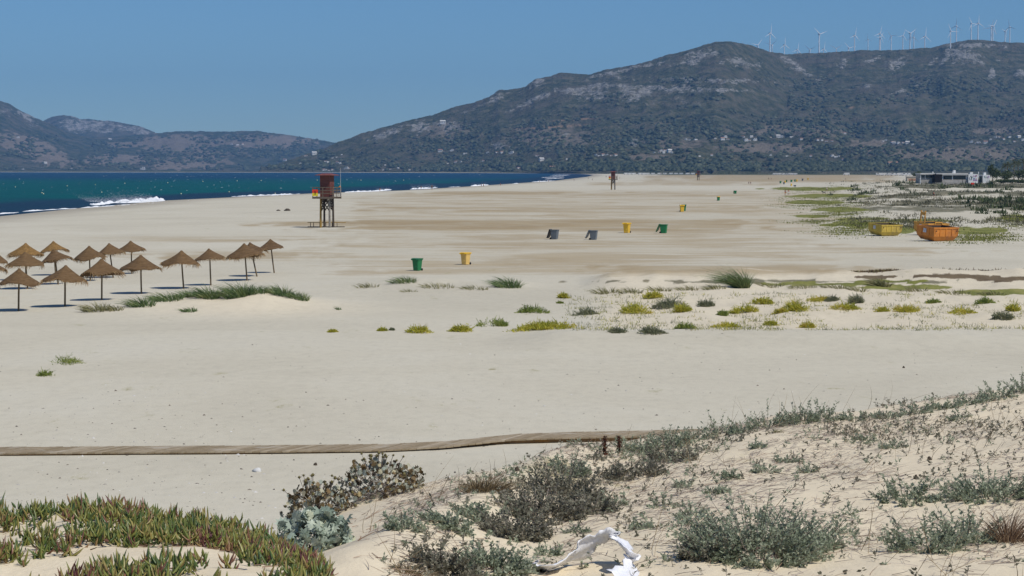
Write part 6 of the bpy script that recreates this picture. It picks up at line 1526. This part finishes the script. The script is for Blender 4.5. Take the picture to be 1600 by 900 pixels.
for i, (px, hub, base, rot) in enumerate(TURB):
    hp = base - hub; small = hp < 14
    best = None
    Yc = float(np.interp(px, [1130, 1240, 1500, 2500], [4900, 5350, 5250, 5400]))
    for Y_ in np.arange(Yc + (150 if small else -900), Yc + (1800 if small else 500), 12):
        z = hill_z(bvh_main, (px - 800) / F * Y_, Y_)
        if z is None: continue
        zh = CAMH + (264 - hub) / F * Y_; want = 45 if small else hp / F * Y_
        hh_ = zh - z
        sc = abs(hh_ - want) / 45 + (abs(264 - (z - CAMH) / Y_ * F - base) / 30 if not small else 0) + abs(hh_ - 45) / 160
        if best is None or sc < best[0]: best = (sc, Y_, z, hh_)
    _, Y_, z, hh_ = best; hh_ = max(hh_, 22); k = hh_ / 45.0
    size = 'small distant' if small else 'tall'
    lab = f'{size} white wind turbine, {ORD[i]} from the left along the ridge'
    if proto is None:
        proto = empty('wind_turbine', (0, 0, 0), 0); link_mesh('tower', T_TOW, M['white_steel'], proto); link_mesh('nacelle', T_NAC, M['white_steel'], proto)
        for b__ in range(3): o = link_mesh('blade', T_BLD, M['white_steel'], proto); o.location = (0, -3.2, 45); o.rotation_euler = (0, R(120 * b__), 0)
        o = proto
    else: o = copy_tree(proto)
    o.location = ((px - 800) / F * Y_, Y_, z); o.scale = (k, k, k); o.rotation_euler = (0, 0, R(RNG.uniform(20, 40) * (1 if i % 3 else -1)))
    j = 0
    for ch in o.children:
        if ch.name.startswith('blade'): ch.rotation_euler = (0, R(rot + 120 * j), 0); j += 1
    tag(o, lab, 'wind turbine', 'wind turbines along the ridge')

# ---- houses on the slopes
def house_mesh(kind):
    t = MB()
    if kind == 0:
        t.box((0, 0, 1.6), (9, 6, 5.2), mi=0); e = 3.3
        t.add([(-4.8, -e, 4.15), (4.8, -e, 4.15), (4.8, e, 4.15), (-4.8, e, 4.15), (-4.8, 0, 6.0), (4.8, 0, 6.0)], [(0, 1, 5, 4), (2, 3, 4, 5), (0, 4, 3), (1, 2, 5), (3, 2, 1, 0)], 1)
        for x in (-3, 0, 3): t.box((x, -3.01, 2.4), (1.1, .08, 1.3), mi=3)
    elif kind == 1:
        t.box((0, 0, 1.4), (11, 7, 5.0), mi=0); t.box((2, .5, 5.0), (5.5, 5, 2.6), mi=0); t.box((0, 0, 3.99), (11.3, 7.3, .22), mi=2)
        for x in (-4, -1, 3): t.box((x, -3.51, 2.2), (1.4, .08, 1.3), mi=3)
        t.box((2, -2.01, 5.2), (2.6, .08, 1.1), mi=3)
    else:
        t.box((0, 0, 1.2), (14, 6, 4.6), mi=0); t.box((-4, -2.5, 1.0), (5, 4, 4.2), mi=0); e = 3.3
        t.add([(-7.3, -e, 3.5), (7.3, -e, 3.5), (7.3, e, 3.5), (-7.3, e, 3.5), (-7.3, 0, 5.0), (7.3, 0, 5.0)], [(0, 1, 5, 4), (2, 3, 4, 5), (0, 4, 3), (1, 2, 5), (3, 2, 1, 0)], 1)
        for x in (1, 3.5, 6): t.box((x, -3.01, 2.0), (1.2, .08, 1.2), mi=3)
    return t.mesh('house')
HM = [house_mesh(k) for k in range(3)]
HMAT = [M['wall_white'], M['roof_tile'], M['roof_pale'], M['glass']]
HMAT2 = [M['wall_cream'], M['roof_tile'], M['roof_pale'], M['glass']]
HMAT3 = [M['wall_white'], M['roof_pale'], M['roof_pale'], M['glass']]
CLUST = [
 ('hamlet on the hillside above the near lifeguard tower', [(445, 251, 6), (469, 255.6, 4), (478, 244, 6), (491, 241.5, 9), (497, 256, 3), (508.6, 252.5, 5), (512, 254, 4), (519.5, 247.5, 4), (526, 246, 3), (527, 255, 5), (531, 255.6, 5), (534, 242, 3)]),
 ('shore row behind the near lifeguard tower', [(506, 266.5, 5), (509.5, 266, 4), (514, 267, 5), (519, 266, 4), (541, 264, 8), (545, 263.5, 5), (602, 258.5, 3), (598.5, 266, 4), (610, 264.7, 4), (622, 263.5, 4), (583, 267, 3), (640, 266, 3)]),
 ('loose group on the lower slope left of the middle tower', [(688, 237, 8), (706, 236, 7), (727, 241, 7), (712, 254, 5), (762, 239, 5), (776, 238.5, 6), (784, 239, 6), (799, 240, 9), (839.5, 244, 7), (846, 251, 9), (885, 249, 4), (810, 263, 7), (692, 193, 10), (720, 253, 4), (700, 256, 3), (755, 252, 4)]),
 ('hamlet above the middle lifeguard tower', [(931, 242.5, 5), (936, 244, 5), (942, 243, 6), (948, 242.5, 5), (955, 243.5, 5), (962, 243.5, 6), (1032.5, 236, 6), (1039, 236, 8), (1046, 237.5, 9), (1049, 239, 6), (1030, 238, 5), (1037, 239.5, 5), (1022, 239, 4), (1093, 244.5, 5), (1112, 243, 5)]),
 ('row of villas above the farthest tower', [(1071, 218.4, 6), (1087, 219, 7), (1129, 218.5, 8), (1133, 214.5, 7), (1137, 218, 6), (1161, 214.5, 5), (1165, 220.5, 9), (1169, 220, 8), (1174, 215, 6), (1179, 219.5, 8), (1204, 215, 4), (1216, 214.5, 8), (1221, 214.2, 7), (1237, 215, 7), (1252, 218.5, 6), (1077, 219, 4), (1118, 217, 4)]),
 ('white village strip in the middle of the slope', [(1277.5, 219.5, 5), (1284, 219.5, 5), (1291, 221, 5), (1320, 209, 5), (1384, 219.5, 5), (1394, 222.5, 6), (1397, 224.5, 6), (1403, 224.5, 7), (1411, 223.5, 6), (1418, 224.5, 8), (1426, 226.5, 5), (1380, 221, 4), (1300, 221, 4)]),
 ('village on the slope at the right edge', [(1517.5, 222.5, 7), (1529, 223.5, 7), (1540, 224, 8), (1555, 215, 6), (1562, 214.5, 6), (1568, 218, 5), (1577, 215, 6), (1585, 221.5, 6), (1592, 215, 7), (1598, 219.5, 7), (1524, 224, 4), (1548, 219, 4)]),
 ('loose farms on the plain right of the farthest tower', [(1204, 243, 5), (1229.5, 244.5, 5), (1267, 244.5, 5), (1300, 244.5, 7), (1306, 246, 7), (1317, 250, 4), (1310, 245, 5), (1240, 236, 4), (1250, 233, 3)]),
 ('far farms on the bluish hills at left', [(28, 215.5, 6), (58, 218.5, 4), (71, 256, 6), (223, 265, 9), (112, 263.5, 4), (172, 218.5, 5), (362, 226, 4), (371, 227, 5), (379, 226, 4), (36, 265, 4)]),
]
hi_ = 0
for cl, lst in CLUST:
    wmax = max(e[2] for e in lst)
    first = True
    for px, py, wpx in lst:
        h = hill_hit(px, py)
        if h is None: continue
        kd = hi_ % 3; wm = (9, 11, 14)[kd]; k = min(max(wpx * .82 / F * h.y / wm, .35), 2.4)
        o = bpy.data.objects.new('house', HM[kd]); COL.objects.link(o)
        mts = (HMAT, HMAT3, HMAT, HMAT3, HMAT)[hi_ % 5]
        if HM[kd].materials.__len__() == 0:
            for m__ in HMAT: HM[kd].materials.append(m__)
        for s_i, m__ in enumerate(mts): o.material_slots[s_i].link = 'OBJECT'; o.material_slots[s_i].material = m__
        o.location = (h.x, h.y, h.z - .2); o.scale = (k, k, k); o.rotation_euler = (0, 0, R(RNG.uniform(-35, 35)))
        tag(o, f'small white house in the {cl}', 'house', 'houses of the ' + cl); hi_ += 1
for px, py, wpx, lab in [(865, 263.5, 12, 'large cream house by the shore left of the middle lifeguard tower'), (897.5, 263.3, 9, 'smaller cream house by the shore just left of the middle lifeguard tower'), (1395, 257.8, 15, 'long cream house with a tiled roof among the trees before the dry field')]:
    h = hill_hit(px, py)
    if h is None: h = Vector(at(px, py + 3, 1))
    o = bpy.data.objects.new('house', HM[2]); COL.objects.link(o)
    for s_i, m__ in enumerate(HMAT2): o.material_slots[s_i].link = 'OBJECT'; o.material_slots[s_i].material = m__
    k = wpx / F * h.y / 14; o.location = (h.x, h.y, h.z); o.scale = (k, k, k); tag(o, lab, 'house')

# ---- camper vans parked along the far edge of the beach
t = MB(); t.box((0, 0, 1.55), (5.6, 2.1, 2.2), mi=0); t.box((3.2, 0, 1.1), (1.0, 2.0, 1.3), mi=0); t.box((3.25, 0, 1.55), (.7, 2.02, .45), mi=1); t.box((-.6, -1.06, 1.9), (2.2, .03, .6), mi=1)
for x in (-1.7, 2.3):
    for y in (-.95, .95): t.tube([(x, y - .12, .4), (x, y + .12, .4)], .4, 10, mi=2)
VAN = t.mesh('camper_van')
for grp, lst in [('row left of the beach bar', [(1372, 2200), (1376, 2200), (1380, 2210), (1390, 2200), (1394, 2190), (1404, 2200), (1408, 2210), (1412, 2200), (1417, 2200), (1322, 2300)]), ('row right of the farthest lifeguard tower', [(1210, 2450), (1214, 2450), (1218, 2450), (1222, 2450), (1230, 2450), (1234, 2450), (1238, 2460), (1242, 2450)]),
                 ('line at the far beach end', [(978, 2560), (984, 2560), (990, 2560), (1000, 2560), (1006, 2560), (1012, 2570), (1020, 2560), (1030, 2570), (1038, 2570), (1048, 2570), (1056, 2560), (1064, 2570), (1074, 2570), (1082, 2570)])]:
    for px, Y_ in lst:
        x = (px - 800) / F * Y_; o = link_mesh('camper_van', VAN, [M['wall_white'], M['glass'], M['rubber']], None, (x, Y_, float(gz(np.array(x), np.array(float(Y_)))) + .0)); o.rotation_euler = (0, 0, R(RNG.choice([0, 180]) + RNG.uniform(-8, 8)))
        k = 1.15 if Y_ < 2400 else .9; o.scale = (k, k, k)
        tag(o, 'white camper van parked in the ' + grp, 'van', grp)

# ---- woods on the slopes (one far mass)
def wood(name, mat, px, py, rad, seed, flat=.8, bv=hill_hit):
    rg = np.random.default_rng(seed); B_ = []
    a = np.arange(6) / 6 * 2 * math.pi
    sph = np.array([(math.cos(t_), math.sin(t_), -.2) for t_ in a] + [(math.cos(t_ + .5) * .75, math.sin(t_ + .5) * .75, .55) for t_ in a] + [(0, 0, .95)])
    fs = [(i, (i + 1) % 6, 6 + i) for i in range(6)] + [((i + 1) % 6, 6 + (i + 1) % 6, 6 + i) for i in range(6)] + [(6 + i, 6 + (i + 1) % 6, 12) for i in range(6)]
    C = []
    for x_, y_ in zip(px, py):
        h = bv(x_, y_)
        if h is not None: C.append(h)
    C = np.array([(c_.x, c_.y, c_.z) for c_ in C]); n = len(C)
    r_ = rad * rg.uniform(.55, 1.35, n)
    V = C[:, None] + sph[None] * (1 + .28 * rg.normal(size=(n, 13, 1))) * r_[:, None, None] * [1.15, 1.15, flat]
    V[..., 2] += (r_ * .3)[:, None]
    Fq = (np.arange(n) * 13)[:, None, None] + np.array(fs)[None]
    return tag(link_mesh(name, np_mesh(name, V.reshape(-1, 3), Fq.reshape(-1, 3), smooth=False), M[mat]), kind='stuff')
rg = np.random.default_rng(77)
HP = np.array([(e[0], e[1], e[2]) for c_ in CLUST for e in c_[1]])
def clear(px, py):
    d = (np.abs(px[:, None] - HP[None, :, 0]) < HP[None, :, 2] * .5 + 2.5) & (py[:, None] > HP[None, :, 1] - 2.5) & (py[:, None] < HP[None, :, 1] + 6.5)
    return ~d.any(1)
n = 10500; px = rg.uniform(420, 1640, n); py = rg.uniform(120, 268, n)
cr = np.interp(px, crest_main[0], crest_main[1])
nz = fbm(px / 60, py / 22, 301, 4)
d = sst(-.25, .35, nz + .35 * sst(170, 215, py)) * np.clip((py - cr - 14) / 30, 0, 1)
for cu, cr_, su, sr in [(1500, 242, 100, 8), (1360, 226, 28, 5), (1195, 231, 50, 4), (1015, 246, 20, 3), (1070, 141, 110, 8), (1085, 92, 40, 10), (993, 146, 34, 10)]: d *= 1 - np.exp(-((px - cu) / su) ** 2 - ((py - cr_) / sr) ** 2) * .93
kp = rg.uniform(0, 1, n) < d; kp &= clear(px, py); wood('woods', 'tree_dark', px[kp], py[kp], 3.7, 11)
n = 4600; px = rg.uniform(560, 1640, n); py = 267 - rg.uniform(0, 1, n) ** 1.2 * np.interp(px, [560, 900, 1150, 1260, 1400, 1640], [8, 11, 10, 11, 14, 12])
kp = rg.uniform(0, 1, n) < sst(-.3, .2, fbm(px / 40, py / 6, 303, 3) + .1); kp &= clear(px, py); wood('lowland_woods', 'tree_dark', px[kp], py[kp], 3.8, 12, 1.0)
n = 3200; px = rg.uniform(0, 520, n); py = rg.uniform(205, 266, n)
kp = rg.uniform(0, 1, n) < sst(-.1, .3, fbm(px / 40, py / 12, 304, 3)) * (py > 212); kp &= clear(px, py); wood('far_woods', 'tree_dark', px[kp], py[kp], 6.0, 13, .7)
